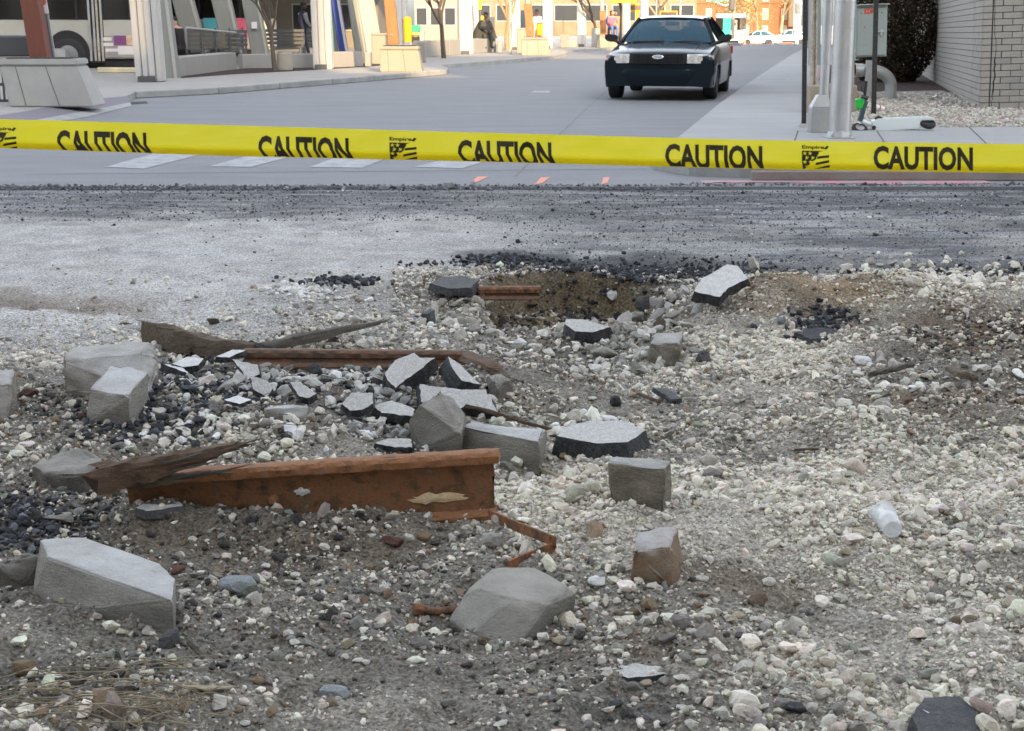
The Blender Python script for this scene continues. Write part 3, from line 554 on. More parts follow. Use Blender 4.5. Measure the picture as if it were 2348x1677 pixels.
def blotch(cx, cz, rx, rz, seed, y=-.0125):
    rr = random.Random(seed); n = 26; pts = [(cx + rx * math.cos(2 * math.pi * i / n) * rr.uniform(.6, 1.15), y - .002, cz + rz * math.sin(2 * math.pi * i / n) * rr.uniform(.5, 1.2)) for i in range(n)]
    b = MB(); b.add(pts + [(cx, y - .006, cz)], [(i, (i + 1) % n, n) for i in range(n)]); return b
blotch(L1 - .20, .066, .10, .021, 3, -.011).build('scale_patch', M_patch, r1); blotch(L1 - .64, .115, .03, .014, 4, -.010).build('scale_patch', M_white, r1)
bt = MB(); bt.tube([(L1 - .74, -.006, .095), (L1 - .74, -.03, .095)], [.018, .014], 6); bt.build('bolt_head', M_head, r1, bevel=.002)
a2 = G(560, 798, .07); b2 = G(1057, 802, .06)
rail('slim rusty rail buried behind the broken slabs, its brown head just showing', (a2.x, a2.y, -.015), (b2.x, b2.y, -.025), .08, head=.05, foot=.1, mats=(M_dull, M_dull))
a3 = G(1095, 655, .02); b3 = G(1238, 655, .01)
rail('short rusty rail end poking out of the left wall of the hole', (a3.x, a3.y, -.062), (b3.x, b3.y, -.07), .075, head=.06, foot=.1, mats=(M_strap, M_dull))
M_wood = mat('weathered_timber', (.33, .26, .19), .9, col2=(.10, .072, .05), scale=6, amt=.2, bump=1, bscale=20, stretch=(2.5, 22, 22))
M_woodR = mat('reddish_timber', (.29, .18, .115), .9, col2=(.09, .06, .04), scale=6, amt=.2, bump=1, bscale=20, stretch=(2.5, 22, 22))
M_woodG = mat('grey_timber', (.24, .21, .17), .9, col2=(.10, .085, .07), scale=6, amt=.2, bump=1, bscale=20, stretch=(2.5, 22, 22))
M_straw = mat('dry_straw', (.33, .27, .17), .9, col2=(.15, .12, .08), scale=20)
def timber(name, label, pts, wd, th, m, seg=22, seed=1, cat='timber', jag=.25, Ys=None):
    """pts: (px, py, height over ground); wd/th: widths and thicknesses at those points (m)"""
    P = []
    for i, (a, b, h) in enumerate(pts):
        if Ys: P.append(D(a, b, Ys[i])); continue
        g = hit(a, b + 6); P.append(G(a, b, g.z + h))
    rr = random.Random(seed); rings = []
    def lerp(arr, t):
        k = t * (len(arr) - 1); i = min(int(k), len(arr) - 2); f = k - i
        return arr[i] * (1 - f) + arr[i + 1] * f if not isinstance(arr[0], Vector) else arr[i].lerp(arr[i + 1], f)
    x = (P[-1] - P[0]).normalized(); s = Vector((0, 0, 1)).cross(x).normalized(); u = x.cross(s)
    prof = [(-.5, -.5), (-.55, .1), (-.42, .5), (-.1, .42), (.2, .52), (.5, .4), (.52, -.4), (.1, -.5)]
    jg = [rr.uniform(0, 1) for _ in prof]
    for i in range(seg + 1):
        t = i / seg; c = lerp(P, t); W = lerp(wd, t); T = lerp(th, t); ring = []
        for k, (a, b) in enumerate(prof):
            e = jag * W * jg[k] * (-1 if i == 0 else (1 if i == seg else 0)) * 1.5
            wv = 1 + .12 * math.sin(i * .8 + k * 1.9 + seed) + rr.uniform(-.11, .11)
            ring.append(c + s * a * W * wv + u * b * T * wv + x * e)
        rings.append(ring)
    O = P[0].copy(); b = MB(); b.loft([[p - O for p in r] for r in rings]); o = b.build(name, m, smooth=True); o.location = O
    if cat == 'timber':
        for k in range(16):
            if k > 8:
                t_ = rr.random(); c = lerp(P, t_) - O; W_ = lerp(wd, t_); T_ = lerp(th, t_); q0 = c - s * W_ * .54 * rr.uniform(.9, 1) + u * T_ * rr.uniform(-.4, .5); b2 = MB(); L2 = rr.uniform(.08, .2); b2.tube([q0, q0 + x * L2 * .5 - s * .004, q0 + x * L2 + u * rr.uniform(-.008, .010)], [.004, .005, .0012], 4); b2.build('splinter', M_woodG if rr.random() < .4 else m, o); continue
            e_ = rr.random() < .5; c = P[0] if e_ else P[-1]; w0 = (wd[0] if e_ else wd[-1]); sgn = -1 if e_ else 1; q0 = c - O + s * rr.uniform(-.5, .5) * w0 + u * rr.uniform(-.4, .5) * (th[0] if e_ else th[-1])
            b2 = MB(); L2 = rr.uniform(.03, .10); b2.tube([q0 - x * sgn * .08, q0, q0 + x * sgn * L2 + u * rr.uniform(-.01, .012)], [.006, .005, .0012], 4); b2.build('splinter', M_woodG if rr.random() < .5 else m, o)
    return tag(o, label, cat)
timber('splintered_timber', 'thick splintered timber with a gaping broken left end on the rubble pile', [(340, 766, .11), (420, 782, .08), (500, 795, .07), (575, 798, .06)], [.06, .09, .08, .05], [.115, .10, .075, .045], M_wood, seed=3, jag=.5)
timber('splintered_timber', 'long grey tapering board running up behind the rubble pile', [(600, 795, .06), (680, 780, .06), (780, 757, .05), (866, 741, .035)], [.04, .06, .05, .02], [.03, .05, .035, .015], M_woodG, seed=5, jag=.6)
timber('splintered_timber', 'splintered reddish board lying over the left end of the rusty rail', [(246, 1093, .045), (330, 1077, .08), (430, 1052, .12), (535, 1024, .15)], [.09, .08, .06, .035], [.085, .07, .055, .02], M_woodR, seed=7, jag=.8, Ys=[yrl(q) - o for q, o in ((246, .09), (330, .08), (430, .07), (535, .04))])
timber('splintered_timber', 'thin dark strip of wood beneath the splintered reddish board', [(270, 1112, .02), (370, 1102, .04), (470, 1086, .06)], [.03, .035, .02], [.03, .03, .012], M_wood, seed=9, jag=.8, Ys=[yrl(q) - .07 for q in (270, 370, 470)])
timber('rotten_beam', 'dark rotten beam running down right from the slim rail', [(930, 823, .05), (1060, 822, .03), (1120, 842, .02), (1165, 868, .0)], [.06, .09, .09, .03], [.06, .07, .05, .02], M_woodR, seed=11)
timber('stick', 'long thin stick crossing the gravel right of the diamond shaped sett', [(1068, 930, .06), (1130, 945, .05), (1200, 968, .04), (1262, 985, .02)], [.012, .014, .012, .005], [.012] * 4, M_woodR, cat='stick', seed=2)
timber('stick', 'pale straw coloured stick left of the squarish brown sett', [(1240, 1075, .02), (1290, 1096, .02), (1345, 1112, .015)], [.010, .012, .004], [.008] * 3, M_straw, cat='stick', seed=2)
timber('wood_chip', 'pale wood chip on the dirt near the bottom left', [(412, 1574, .012), (470, 1578, .015), (540, 1576, .01)], [.006, .028, .004], [.005] * 3, M_straw, cat='wood chip', seed=6)
timber('wood_chip', 'grey piece of board on the right slope of rubble', [(1995, 858, .03), (2040, 848, .04), (2092, 836, .05)], [.03, .05, .03], [.02] * 3, M_woodG, cat='wood chip', seed=8)
timber('wood_chip', 'curved dark bark piece at the right of the slope', [(2175, 845, .03), (2205, 858, .05), (2235, 868, .02)], [.03, .06, .03], [.02] * 3, M_wood, cat='wood chip', seed=8)
timber('stick', 'short brown stick with an orange end right of the broad slab', [(1465, 903, .01), (1490, 913, .02), (1512, 922, .02)], [.012, .015, .012], [.012] * 3, M_woodR, cat='stick', seed=2)
timber('stick', 'thin brown twig on the white gravel in the middle right', [(1822, 1032, .01), (1850, 1030, .02), (1876, 1030, .01)], [.008, .015, .006], [.008] * 3, M_woodR, cat='stick', seed=2)
timber('wood_chip', 'broken slat standing half buried in front of the pyramid shaped stone', [(432, 1472, .03), (452, 1492, .015), (470, 1512, .005)], [.012, .016, .008], [.006] * 3, M_woodG, cat='wood chip', seed=4)
# bent strap and bolt
sp = [G(1122, 1180, pR.z + .02), G(1180, 1205, pR.z + .03), G(1262, 1238, pR.z + .035), G(1276, 1243, pR.z + .03), G(1268, 1256, pR.z + .01), G(1215, 1276, pR.z + .0), G(1165, 1298, pR.z - .005)]
b = MB(); O = sp[0].copy(); rg = []
for i, p in enumerate(sp):
    t = (sp[min(i + 1, 6)] - sp[max(i - 1, 0)]).normalized(); s = Vector((0, 0, 1)); n_ = t.cross(s).normalized(); hh = .016
    rg.append([p - O - s * hh - n_ * .004, p - O - s * hh + n_ * .004, p - O + s * hh + n_ * .004, p - O + s * hh - n_ * .004])
b.loft(rg); o = b.build('bent_iron_strap', M_strap, bevel=.001); o.location = O; tag(o, 'rusty iron strap bent into a hairpin beside the rail foot', 'iron strap')
p = hit(1000, 1412); q = hit(968, 1405); O = p.copy()
b = MB(); b.tube([(.06, 0.02, .012), (0, 0, .012), (q.x - p.x, q.y - p.y, .014)], .0105, 10); o = thing('rusty_bolt', 'rusty bolt sticking out from under the smooth grey stone', 'bolt', O)
b.build('shank', M_strap, o, smooth=True); b = MB(); b.tube([(q.x - p.x + .004, q.y - p.y, .014), (q.x - p.x - .022, q.y - p.y - .006, .018)], .018, 6); b.build('nut', M_head, o, bevel=.002)
# plastic cup
M_cup = mat('clear_plastic', (.86, .89, .92), .22, alpha=.33, spec=.6)
cb = hit(2046, 1240); ct = hit(2000, 1166); ax = (Vector((ct.x - cb.x, ct.y - cb.y, 0)).normalized() * 1 + Vector((0, 0, .12))).normalized()
cup = thing('plastic_cup', 'clear plastic cup lying on its side in the gravel', 'cup', (cb.x, cb.y, cb.z + .035)); LH = .112
def lathe(prof, axis, n=28):
    a = axis.orthogonal().normalized(); c = axis.cross(a); return [[axis * h + (a * math.cos(2 * math.pi * k / n) + c * math.sin(2 * math.pi * k / n)) * r for k in range(n)] for h, r in prof]
b = MB(); b.loft(lathe([(.004, .010), (0, .027), (.002, .030), (LH * .36, .0335), (LH * .37, .0345), (LH * .39, .0345), (LH, .041)], ax)[0:], cap=False); cw = b.build('cup_wall', M_cup, cup, smooth=True); md = cw.modifiers.new('s', 'SOLIDIFY'); md.thickness = .0009
b = MB(); b.tube([ax * .002, ax * .004], .0285, 28); b.build('cup_bottom', M_cup, cup)
b = MB(); rg = lathe([(LH - .002, .041), (LH - .002, .0435), (LH + .002, .0435), (LH + .002, .041)], ax); b.loft(rg + [rg[0]], cap=False); b.build('rim', M_cup, cup, smooth=True)
# dry straw in the near left corner and by the pile
def strands(name, label, px0, px1, py0, py1, n, ln, m, seed, ang=.2, rad=.0016):
    rr = random.Random(seed); b = MB()
    for i in range(n):
        p = hit(rr.uniform(px0, px1), rr.uniform(py0, py1)); a = rr.gauss(-.15, ang); l = ln * rr.uniform(.4, 1.2); z = .004 + abs(rr.gauss(.012, .012))
        mid = p + Vector((math.cos(a) * l / 2, math.sin(a) * l / 2, z + .01)); e = p + Vector((math.cos(a + .15) * l, math.sin(a + .15) * l, rr.uniform(0, .03)))
        q1 = p + Vector((0, 0, z)); b.tube([q1, q1.lerp(mid, .5) + Vector((0, 0, .004)), mid, mid.lerp(e, .5), e], [rad * .6, rad, rad, rad * .8, rad * .3], 4)
    return tag(b.build(name, m), kind='stuff')
strands('dry_grass', '', -60, 330, 1540, 1670, 80, .20, M_straw, 1, .30)
strands('dry_grass', '', 250, 470, 1590, 1672, 40, .1, M_straw, 2, 1.2)
M_root = mat('thin_roots', (.10, .07, .05), .9)
strands('thin_roots', '', 560, 760, 850, 1010, 26, .12, M_root, 4, .6, .0018)
strands('thin_roots', '', 1120, 1900, 820, 1000, 22, .10, M_root, 5, .8, .0018)
strands('thin_roots', '', 590, 640, 730, 790, 7, .10, M_root, 6, 1.3, .0012)
# ---------------------------------------------------------------- caution tape
M_tape = mat('yellow_tape', (.90, .83, .10), .28, col2=(.93, .84, .03), scale=2.5, amt=.1, spec=.6, bump=.15, bscale=5, stretch=(1, 1, 5))
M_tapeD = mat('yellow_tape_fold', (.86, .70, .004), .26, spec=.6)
M_ink = mat('black_ink', (.028, .024, .014), .45)
for m_ in (M_tape, M_tapeD):
    n_ = m_.node_tree; bs = n_.nodes['Principled BSDF']; out = n_.nodes['Material Output']; tl = n_.nodes.new('ShaderNodeBsdfTranslucent'); tl.inputs[0].default_value = (.86, .78, .03, 1); mx = n_.nodes.new('ShaderNodeMixShader'); mx.inputs[0].default_value = .35
    n_.links.new(bs.outputs[0], mx.inputs[1]); n_.links.new(tl.outputs[0], mx.inputs[2]); n_.links.new(mx.outputs[0], out.inputs[0])
tape = thing('caution_tape', 'yellow caution tape stretched across the whole picture above the rubble', 'tape', (0, 0, 0))
TOPS = [(-260, 267), (0, 273.5), (500, 287), (1100, 304.5), (1750, 322), (2348, 331), (2620, 334)]
BOTS = [(-260, 331), (0, 340), (500, 357.5), (1100, 371), (1750, 388.5), (2348, 397.5), (2620, 400)]
def ipl(T, x):
    xs = [a for a, _ in T]; ys_ = [b for _, b in T]; return float(np.interp(x, xs, ys_))
def smooth_ip(T, x): return sum(ipl(T, x + k * 60) for k in (-2, -1, 0, 1, 2)) / 5
TY = 3.42
def tape_pt(px, v, off=0.0):
    """v 0 at the bottom fold, 1 at the top edge"""
    y0 = smooth_ip(BOTS, px); y1 = smooth_ip(TOPS, px); yy = y0 + (y1 - y0) * v
    Yd = TY + .02 * math.sin(px * .004) + .0022 * math.sin(px * .021 + v * 4) * math.sin(px * .0073) + .0016 * math.sin(px * .05 - v * 7) + (.010 * (1 - v) if v > .28 else .0072 + .05 * (v - .28) * -.6) - off
    return D(px, yy, Yd)
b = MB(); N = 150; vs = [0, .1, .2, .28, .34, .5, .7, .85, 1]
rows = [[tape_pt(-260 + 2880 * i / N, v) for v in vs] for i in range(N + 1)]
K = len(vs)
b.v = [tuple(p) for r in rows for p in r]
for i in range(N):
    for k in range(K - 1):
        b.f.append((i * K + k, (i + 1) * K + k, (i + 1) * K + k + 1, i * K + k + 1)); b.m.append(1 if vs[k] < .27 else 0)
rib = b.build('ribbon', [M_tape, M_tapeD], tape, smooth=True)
# turned-under strip behind the lower edge
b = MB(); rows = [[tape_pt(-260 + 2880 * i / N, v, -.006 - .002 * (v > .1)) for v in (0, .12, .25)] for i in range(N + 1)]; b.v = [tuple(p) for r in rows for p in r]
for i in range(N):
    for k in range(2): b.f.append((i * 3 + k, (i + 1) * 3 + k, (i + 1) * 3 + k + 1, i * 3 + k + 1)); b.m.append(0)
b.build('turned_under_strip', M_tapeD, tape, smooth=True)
def to_tape(vs2, fs, x0, x1, v0, v1, shear, name, cut=.015):
    """vs2 in the unit square -> on the ribbon between photo columns x0..x1"""
    bm = bmesh.new(); bv = [bm.verts.new((a, c, 0)) for a, c in vs2]
    for f in fs:
        try: bm.faces.new([bv[i] for i in f])
        except ValueError: pass
    bmesh.ops.triangulate(bm, faces=bm.faces)
    cv = (cut - v0) / (v1 - v0)
    for lv in (cv, (.28 - v0) / (v1 - v0)):
        g = bm.verts[:] + bm.edges[:] + bm.faces[:]
        bmesh.ops.bisect_plane(bm, geom=g, plane_co=(0, lv, 0), plane_no=(0, 1, 0), clear_inner=(lv == cv))
    for k in range(1, 8): bmesh.ops.bisect_plane(bm, geom=bm.verts[:] + bm.edges[:] + bm.faces[:], plane_co=(k / 8, 0, 0), plane_no=(1, 0, 0))
    for v in bm.verts:
        vv = v0 + (v1 - v0) * v.co.y; low = max(0, .30 - vv)
        v.co = tape_pt(x0 + (x1 - x0) * v.co.x + shear * low, vv, .0022)
    me = bpy.data.meshes.new(name); bm.to_mesh(me); bm.free(); me.materials.append(M_ink); o = bpy.data.objects.new(name, me); COL.objects.link(o); o.parent = tape; return o
tv, tf = text_verts('CAUTION', 1, 1, .036)
for x0, x1, v0, v1, sh in ((129, 335, -.26, .69, 50), (591, 799, -.22, .70, 42), (1049, 1264, -.16, .74, 36), (1525, 1748, -.05, .80, 14), (2003, 2231, .05, .87, 0)):
    to_tape(tv, tf, x0, x1, v0, v1, sh, 'word')
ev, ef = text_verts('Empire', .82, 1, .03)
def quad(p): return [tuple(q) for q in p], [tuple(range(len(p)))]
def logo(x0, x1, vb, vt):
    w_ = x1 - x0
    to_tape(ev, ef, x0, x1, vt + .03, vt + .19, 0, 'maker_name')
    to_tape(*quad([(.80, .3), (.9, .1), (1, .75), (.92, .95)]), x0, x1, vt + .03, vt + .19, 0, 'logo_mark')
    vs_, fs_ = [], []
    def ad(p): o = len(vs_); vs_.extend(p); fs_.append(tuple(range(o, o + len(p))))
    # starred field: black cells around star cut-outs
    stars = [(.10, .86), (.30, .86), (.18, .62), (.40, .62), (.10, .38), (.32, .38), (.16, .12)]
    g = 20
    for i in range(g):
        for j in range(g * 2):
            cx, cy = (i + .5) / g * .62, (j + .5) / (g * 2)
            if cx > .42 + .35 * (cy - .3) and cx > .30: continue
            if cx > .62 - .9 * (1 - cy) * .9 + .25 and cy < .5: continue
            hitst = False
            for sx, sy in stars:
                dx, dy = (cx - sx) / .078, (cy - sy) / .115; r_ = math.hypot(dx, dy); an = math.atan2(dy, dx) - math.pi / 2
                if r_ < .45 + .5 * (0.5 + .5 * math.cos(5 * an)) ** 1.5: hitst = True
            if not hitst:
                a, c = .31 / g, .5 / (g * 2); ad([(cx - a, cy - c), (cx + a, cy - c), (cx + a, cy + c), (cx - a, cy + c)])
    for k in range(4):
        y = -.02 + k * .27; ad([(.40 + .07 * k, y - .12 + .08 * k), (1, y + .12), (1, y + .26), (.44 + .07 * k, y + .02 + .08 * k)]) if k < 3 else ad([(.5, .9), (.78, 1), (.5, 1)])
    vs2 = [(a, min(1, max(0, c))) for a, c in vs_]
    to_tape(vs2, fs_, x0, x1, vb, vt, 8, 'logo_print')
logo(893, 955, -.02, .58); logo(1839, 1901, .03, .66); logo(-24, 37, -.06, .55)
# ---------------------------------------------------------------- roads, kerbs, pavements
def street_mat(name, c1, c2, rough=.85, jscale=None):
    return mat(name, c1, rough, col2=c2, scale=.9, amt=.1, bump=.35, bscale=60, detail=9, stretch=(.6, 2.2, 1), speck=.08, sps=40)
M_road = street_mat('grey_concrete_road', (.165, .17, .18), (.22, .226, .238))
M_walk = street_mat('pavement_concrete', (.28, .285, .29), (.35, .35, .35))
M_walkL = street_mat('warm_pavement_concrete', (.26, .25, .24), (.34, .325, .305))
M_kerb = mat('kerb_concrete', (.36, .365, .36), .85, col2=(.24, .25, .245), scale=2.5, amt=.3, bump=.4, bscale=40)
M_ground = mat('distant_ground', (.20, .195, .185), .95, col2=(.26, .25, .24), scale=.05)
M_paver = mat('mauve_paver', (.21, .19, .22), .9, col2=(.16, .15, .18), scale=30, amt=.3, bump=.4)
M_mulch = mat('dark_mulch', (.065, .035, .028), .95, col2=(.03, .02, .018), scale=25, amt=.3, bump=2, bscale=40)
M_paint = mat('worn_white_paint', (.40, .415, .43), .8, col2=(.22, .226, .238), scale=6, amt=.3, bump=.2)
M_orange = mat('orange_spray_paint', (.85, .22, .12), .8, col2=(.45, .30, .26), scale=18, amt=.4)
M_pink = mat('pink_kerb_paint', (.52, .20, .23), .8, col2=(.30, .28, .28), scale=5, amt=.6, bump=.4)
M_kerbB = mat('brown_stained_kerb', (.20, .155, .125), .9, col2=(.26, .25, .24), scale=3, amt=.3, bump=.4)
def sheet(name, pts, m, z=0.0, kind='structure'):
    b = MB(); b.poly([(p[0], p[1], z) for p in pts]); bm_o = b.build(name, m)
    bm = bmesh.new(); bm.from_mesh(bm_o.data); bmesh.ops.triangulate(bm, faces=bm.faces); bm.to_mesh(bm_o.data); bm.free()
    return tag(bm_o, kind=kind)
sheet('ground', [(-600, -200), (600, -200), (600, 900), (-600, 900)], M_ground, -3.2)
# a thin concrete lip where the road slab stops at the milled strip
def solid(name, poly, z0, z1, m, mside=None, kind='structure'):
    n = len(poly); b = MB(); b.v = [(p[0], p[1], z0) for p in poly] + [(p[0], p[1], z1) for p in poly]
    b.f = [tuple(range(n))[::-1], tuple(range(n, 2 * n))] + [(i, (i + 1) % n, n + (i + 1) % n, n + i) for i in range(n)]; b.m = [0, 0] + [1] * n
    o = b.build(name, [m, mside or m]); bm = bmesh.new(); bm.from_mesh(o.data); bmesh.ops.triangulate(bm, faces=[f for f in bm.faces if len(f.verts) > 4]); bm.to_mesh(o.data); bm.free(); return tag(o, kind=kind)
solid('road', [(-120, 13.98), (-1.5, 13.99), (0.4, 13.97), (120, 13.98), (120, 90), (-120, 90)], -.2, 0.0, M_road)
def gp2(x, y, z=0): p = G(x, y, z); return (p.x, p.y)
# crosswalk bars and spray marks
def q4(name, lab, cat, pts, m, z=.004, group=None):
    b = MB(); b.poly([(*gp2(*p), z) for p in pts]); return tag(b.build(name, m), lab, cat, group)
for lab, pts in (('faint leftmost white crosswalk bar', [(242, 384), (345, 355), (450, 358), (330, 388)]), ('narrow worn crosswalk bar, second from the left', [(480, 382), (570, 358), (660, 362), (575, 384)]),
                 ('brightest white crosswalk bar under the second caution word', [(710, 384), (775, 360), (885, 364), (830, 386)]), ('rightmost white crosswalk bar under the third caution word', [(950, 384), (1020, 366), (1115, 370), (1060, 387)])):
    p0 = [gp2(*p) for p in pts]; up = [(p0[1][0] * 1.28 - p0[0][0] * .28, p0[1][1] * 1.28 - p0[0][1] * .28), (p0[2][0] * 1.28 - p0[3][0] * .28, p0[2][1] * 1.28 - p0[3][1] * .28)]
    b = MB(); b.poly([(*p0[0], .004), (*p0[3], .004), (*up[1], .004), (*up[0], .004)]); tag(b.build('crosswalk_bar', M_paint), lab, 'road marking', 'crosswalk bars')
q4('spray_mark', 'longest orange spray paint streak below the tape', 'paint mark', [(1075, 424), (1095, 406), (1120, 406), (1100, 416)], M_orange)
q4('spray_mark', 'orange spray streak in the middle of the three', 'paint mark', [(1225, 426), (1240, 408), (1262, 407), (1245, 420)], M_orange)
q4('spray_mark', 'faint pink spray streak on the concrete, rightmost of three', 'paint mark', [(1378, 424), (1384, 408), (1398, 407), (1394, 420)], M_orange)
q4('lane_dash', 'single short white dash on the road left of the parked car', 'road marking', [(1216, 213), (1226, 209), (1263, 209), (1258, 213)], M_paint)
# right pavement with its kerb
ZR = .10
RW = [(2900, 390), (1700, 385), (1580, 381), (1500, 366), (1554, 316), (1649, 238), (1749, 168), (1815, 126), (1842, 112), (1872, 108)]
poly = [gp2(x, y, ZR) for x, y in RW]; far = gp2(2130, 108, ZR); poly2 = poly + [far, (60, far[1]), (60, poly[0][1])]
solid('pavement', poly2, -.2, ZR, M_walk, M_kerb)
# pink sprayed kerb face and brown kerb top at the near right
a, c = Vector((*poly[1], 0)), Vector((*poly[0], 0))
a = Vector((gp2(1700, 400)[0], poly[0][1] - .003, 0)); b = MB(); b.box(((a.x + 9) / 2, a.y - .03, .047), (9 - a.x, .07, .094)); b.m = [0] * 6
o = b.build('kerb', M_kerbB, bevel=.01); tag(o, kind='structure')
b = MB(); rr = random.Random(2); xs_ = np.linspace(a.x - .5, 4.6, 40); b.loft([[(x_, a.y - .075, .006), (x_, a.y - .10 - .30 * (.35 + .5 * math.sin((x_ - a.x) * 1.1) ** 2 + rr.random() * .25), .006)] for x_ in xs_], closed=False, cap=False); tag(b.build('painted_gutter', M_pink), kind='structure')
# joints in the right pavement
M_joint = mat('dark_joint', (.10, .10, .10), .95)
def joint(p, q, z, w_=.02, m=None):
    p = Vector((*gp2(*p, z), z + .002)); q = Vector((*gp2(*q, z), z + .002)); s = (q - p).cross(Vector((0, 0, 1))).normalized() * w_ / 2
    b = MB(); b.poly([p - s, q - s, q + s, p + s]); return tag(b.build('pavement_joint', m or M_joint), kind='structure')
joint((2222, 292), (2262, 330), ZR); joint((1708, 184), (1800, 182), ZR, .05); joint((1830, 300), (1820, 330), ZR); joint((1600, 285), (1825, 283), ZR, .012); joint((1640, 215), (1830, 212), ZR, .03)
joint((2010, 300), (2030, 330), ZR)
M_rj = mat('road_joint', (.12, .122, .125), .9, col2=(.19, .19, .20), scale=3, amt=.3)
for p_, q_ in (((60, 400), (1480, 388)), ((420, 246), (1620, 238)), ((1180, 405), (1420, 180)), ((700, 200), (1660, 192)), ((1330, 170), (1700, 168))): joint(p_, q_, .001, .022, M_rj)
# gravel bed beside the brick wall, mulch under the bush
bed = [gp2(x, y, ZR) for x, y in ((2700, 288), (2150, 291), (1960, 300), (1830, 292), (1850, 262), (1868, 225), (1876, 150), (2075, 150), (2115, 170))]
sheet('gravel_bed', bed + [(14, 26.0)], mat('bed_soil', (.30, .28, .25), .95, col2=(.2, .18, .16), scale=20), ZR + .004)
sheet('mulch_bed', [gp2(x, y, ZR) for x, y in ((1985, 212), (2160, 208), (2240, 236), (2110, 165), (1985, 150), (1900, 150), (1900, 200))], M_mulch, ZR + .008)
yy = 17.5 + 14 * rng.random(16000); xx = yy * (.185 + .19 * rng.random(16000)); px_, py_ = proj(xx, yy, ZR)
k = (py_ > 213 + .02 * (px_ - 2000)) & (py_ < 292 + np.where(px_ < 1950, -4, 0)) & (px_ > 1868 - np.clip(262 - py_, -100, 0) * 1.2) & (px_ < 2420) & ~((px_ > 2235) & (py_ < 243))
xx, yy = xx[k], yy[k]; cc = np.array((.50, .465, .41))[None] * rng.uniform(.55, 1.2, (len(xx), 1)) + rng.normal(0, .02, (len(xx), 3))
stones('river_gravel', xx, yy, np.exp(rng.normal(np.log(.05), .3, len(xx))), np.clip(cc, .05, .7), 1, M_stone, zoff=.15, zf=lambda X, Y: np.full(len(X), ZR))
# left pavement
ZL = .12
LK = [(-500, 352), (-200, 316), (60, 273), (208, 243), (290, 236), (310, 226), (310, 226), (310, 226), (310, 226), (500, 216), (760, 194), (1022, 172), (1030, 166), (1012, 158), (1160, 146), (1270, 136), (1298, 131), (1292, 128), (1262, 124), (1400, 116), (1560, 111), (1700, 104)]
lp = [gp2(x, y, 0) for x, y in LK]
solid('pavement', lp + [(lp[-1][0] - 4, 90), (-120, 90), (-120, lp[0][1])], -.2, ZL, M_walkL, M_kerb)
def inset_strip(name, pts, wd, z0, z1, m, kind='structure'):
    P = [Vector((*p, 0)) for p in pts]; b = MB(); rg = []
    for i, p in enumerate(P):
        t = (P[min(i + 1, len(P) - 1)] - P[max(i - 1, 0)]).normalized(); s = Vector((-t.y, t.x, 0)); rg.append([(p.x, p.y, z0), (p.x, p.y, z1), (p.x + s.x * wd, p.y + s.y * wd, z1), (p.x + s.x * wd, p.y + s.y * wd, z0)])
    b.loft(rg); return tag(b.build(name, m, bevel=.008), kind=kind)
# kerb stones along the left pavement: single stones as long as they can be told apart
M_ks = M_kerb
P = [Vector((*p, 0)) for p in lp[8:13]]; kroot = thing('kerb', 'pale concrete kerb made of long stones along the left pavement', 'kerb', P[0])
seg = []; 
for i in range(len(P) - 2):
    L_ = (P[i + 1] - P[i]).length; n = max(1, round(L_ / 2.4)); seg += [(P[i].lerp(P[i + 1], k / n), P[i].lerp(P[i + 1], (k + 1) / n)) for k in range(n)]
for a, c in seg:
    t = (c - a).normalized(); s = Vector((-t.y, t.x, 0)); b = MB(); mid = (a + c) / 2 - P[0]; L_ = (c - a).length - .03
    M3 = Matrix((t, s, Vector((0, 0, 1)))).transposed(); b.box(mid + s * .06 + Vector((0, 0, .068)), (L_, .2, .136), M=M3); b.build('kerb_stone', M_ks, kroot, bevel=.015)
I_ = [Vector((*gp2(x, y, 0), ZL)) for x, y in ((-200, 316), (60, 273), (208, 243), (290, 236))]; O_ = [Vector((*gp2(x, y, 0), .004)) for x, y in ((-160, 336), (140, 279), (205, 268), (302, 244))]
for i_ in range(4): O_[i_].z = .006
pav = thing('kerb_ramp', 'sloping strip of mauve pavers with a concrete edge at the corner of the left pavement', 'kerb ramp', (0, 0, 0))
mid = [a_.lerp(b_, .68) for a_, b_ in zip(I_, O_)]
b = MB(); b.v = [tuple(q) for q in I_ + mid]; b.f = [(i, i + 1, i + 5, i + 4) for i in range(3)]; b.m = [0] * 3; b.build('paver_field', M_paver, pav)
b = MB(); b.v = [tuple(q + Vector((0, 0, .006))) for q in mid] + [tuple(q) for q in O_]; b.f = [(i, i + 1, i + 5, i + 4) for i in range(3)]; b.m = [0] * 3; b.build('concrete_edge', M_kerb, pav)
sheet('far_street', [(-120, 90), (120, 90), (200, 400), (-200, 400)], M_road, -1.0)
bpy.data.objects['far_street'].data.vertices.foreach_get
for v_ in bpy.data.objects['far_street'].data.vertices: v_.co.z = 0 if v_.co.y < 91 else -5.9
# mulch strip at the foot of the seat walls, red-brown
mb = [gp2(x, y, ZL) for x, y in ((413, 180), (520, 172), (720, 161), (835, 154), (890, 150), (905, 144), (760, 148), (560, 158), (430, 168))]
sheet('mulch_strip', mb, M_mulch, ZL + .006)
# storm drain at the kerb corner
b = MB(); b.poly([(*gp2(x, y, 0), .006) for x, y in ((302, 240), (300, 235), (335, 233), (340, 238))]); tag(b.build('storm_drain', mat('drain_dark', (.05, .045, .045), .9)), 'dark storm drain at the corner of the left kerb', 'drain')
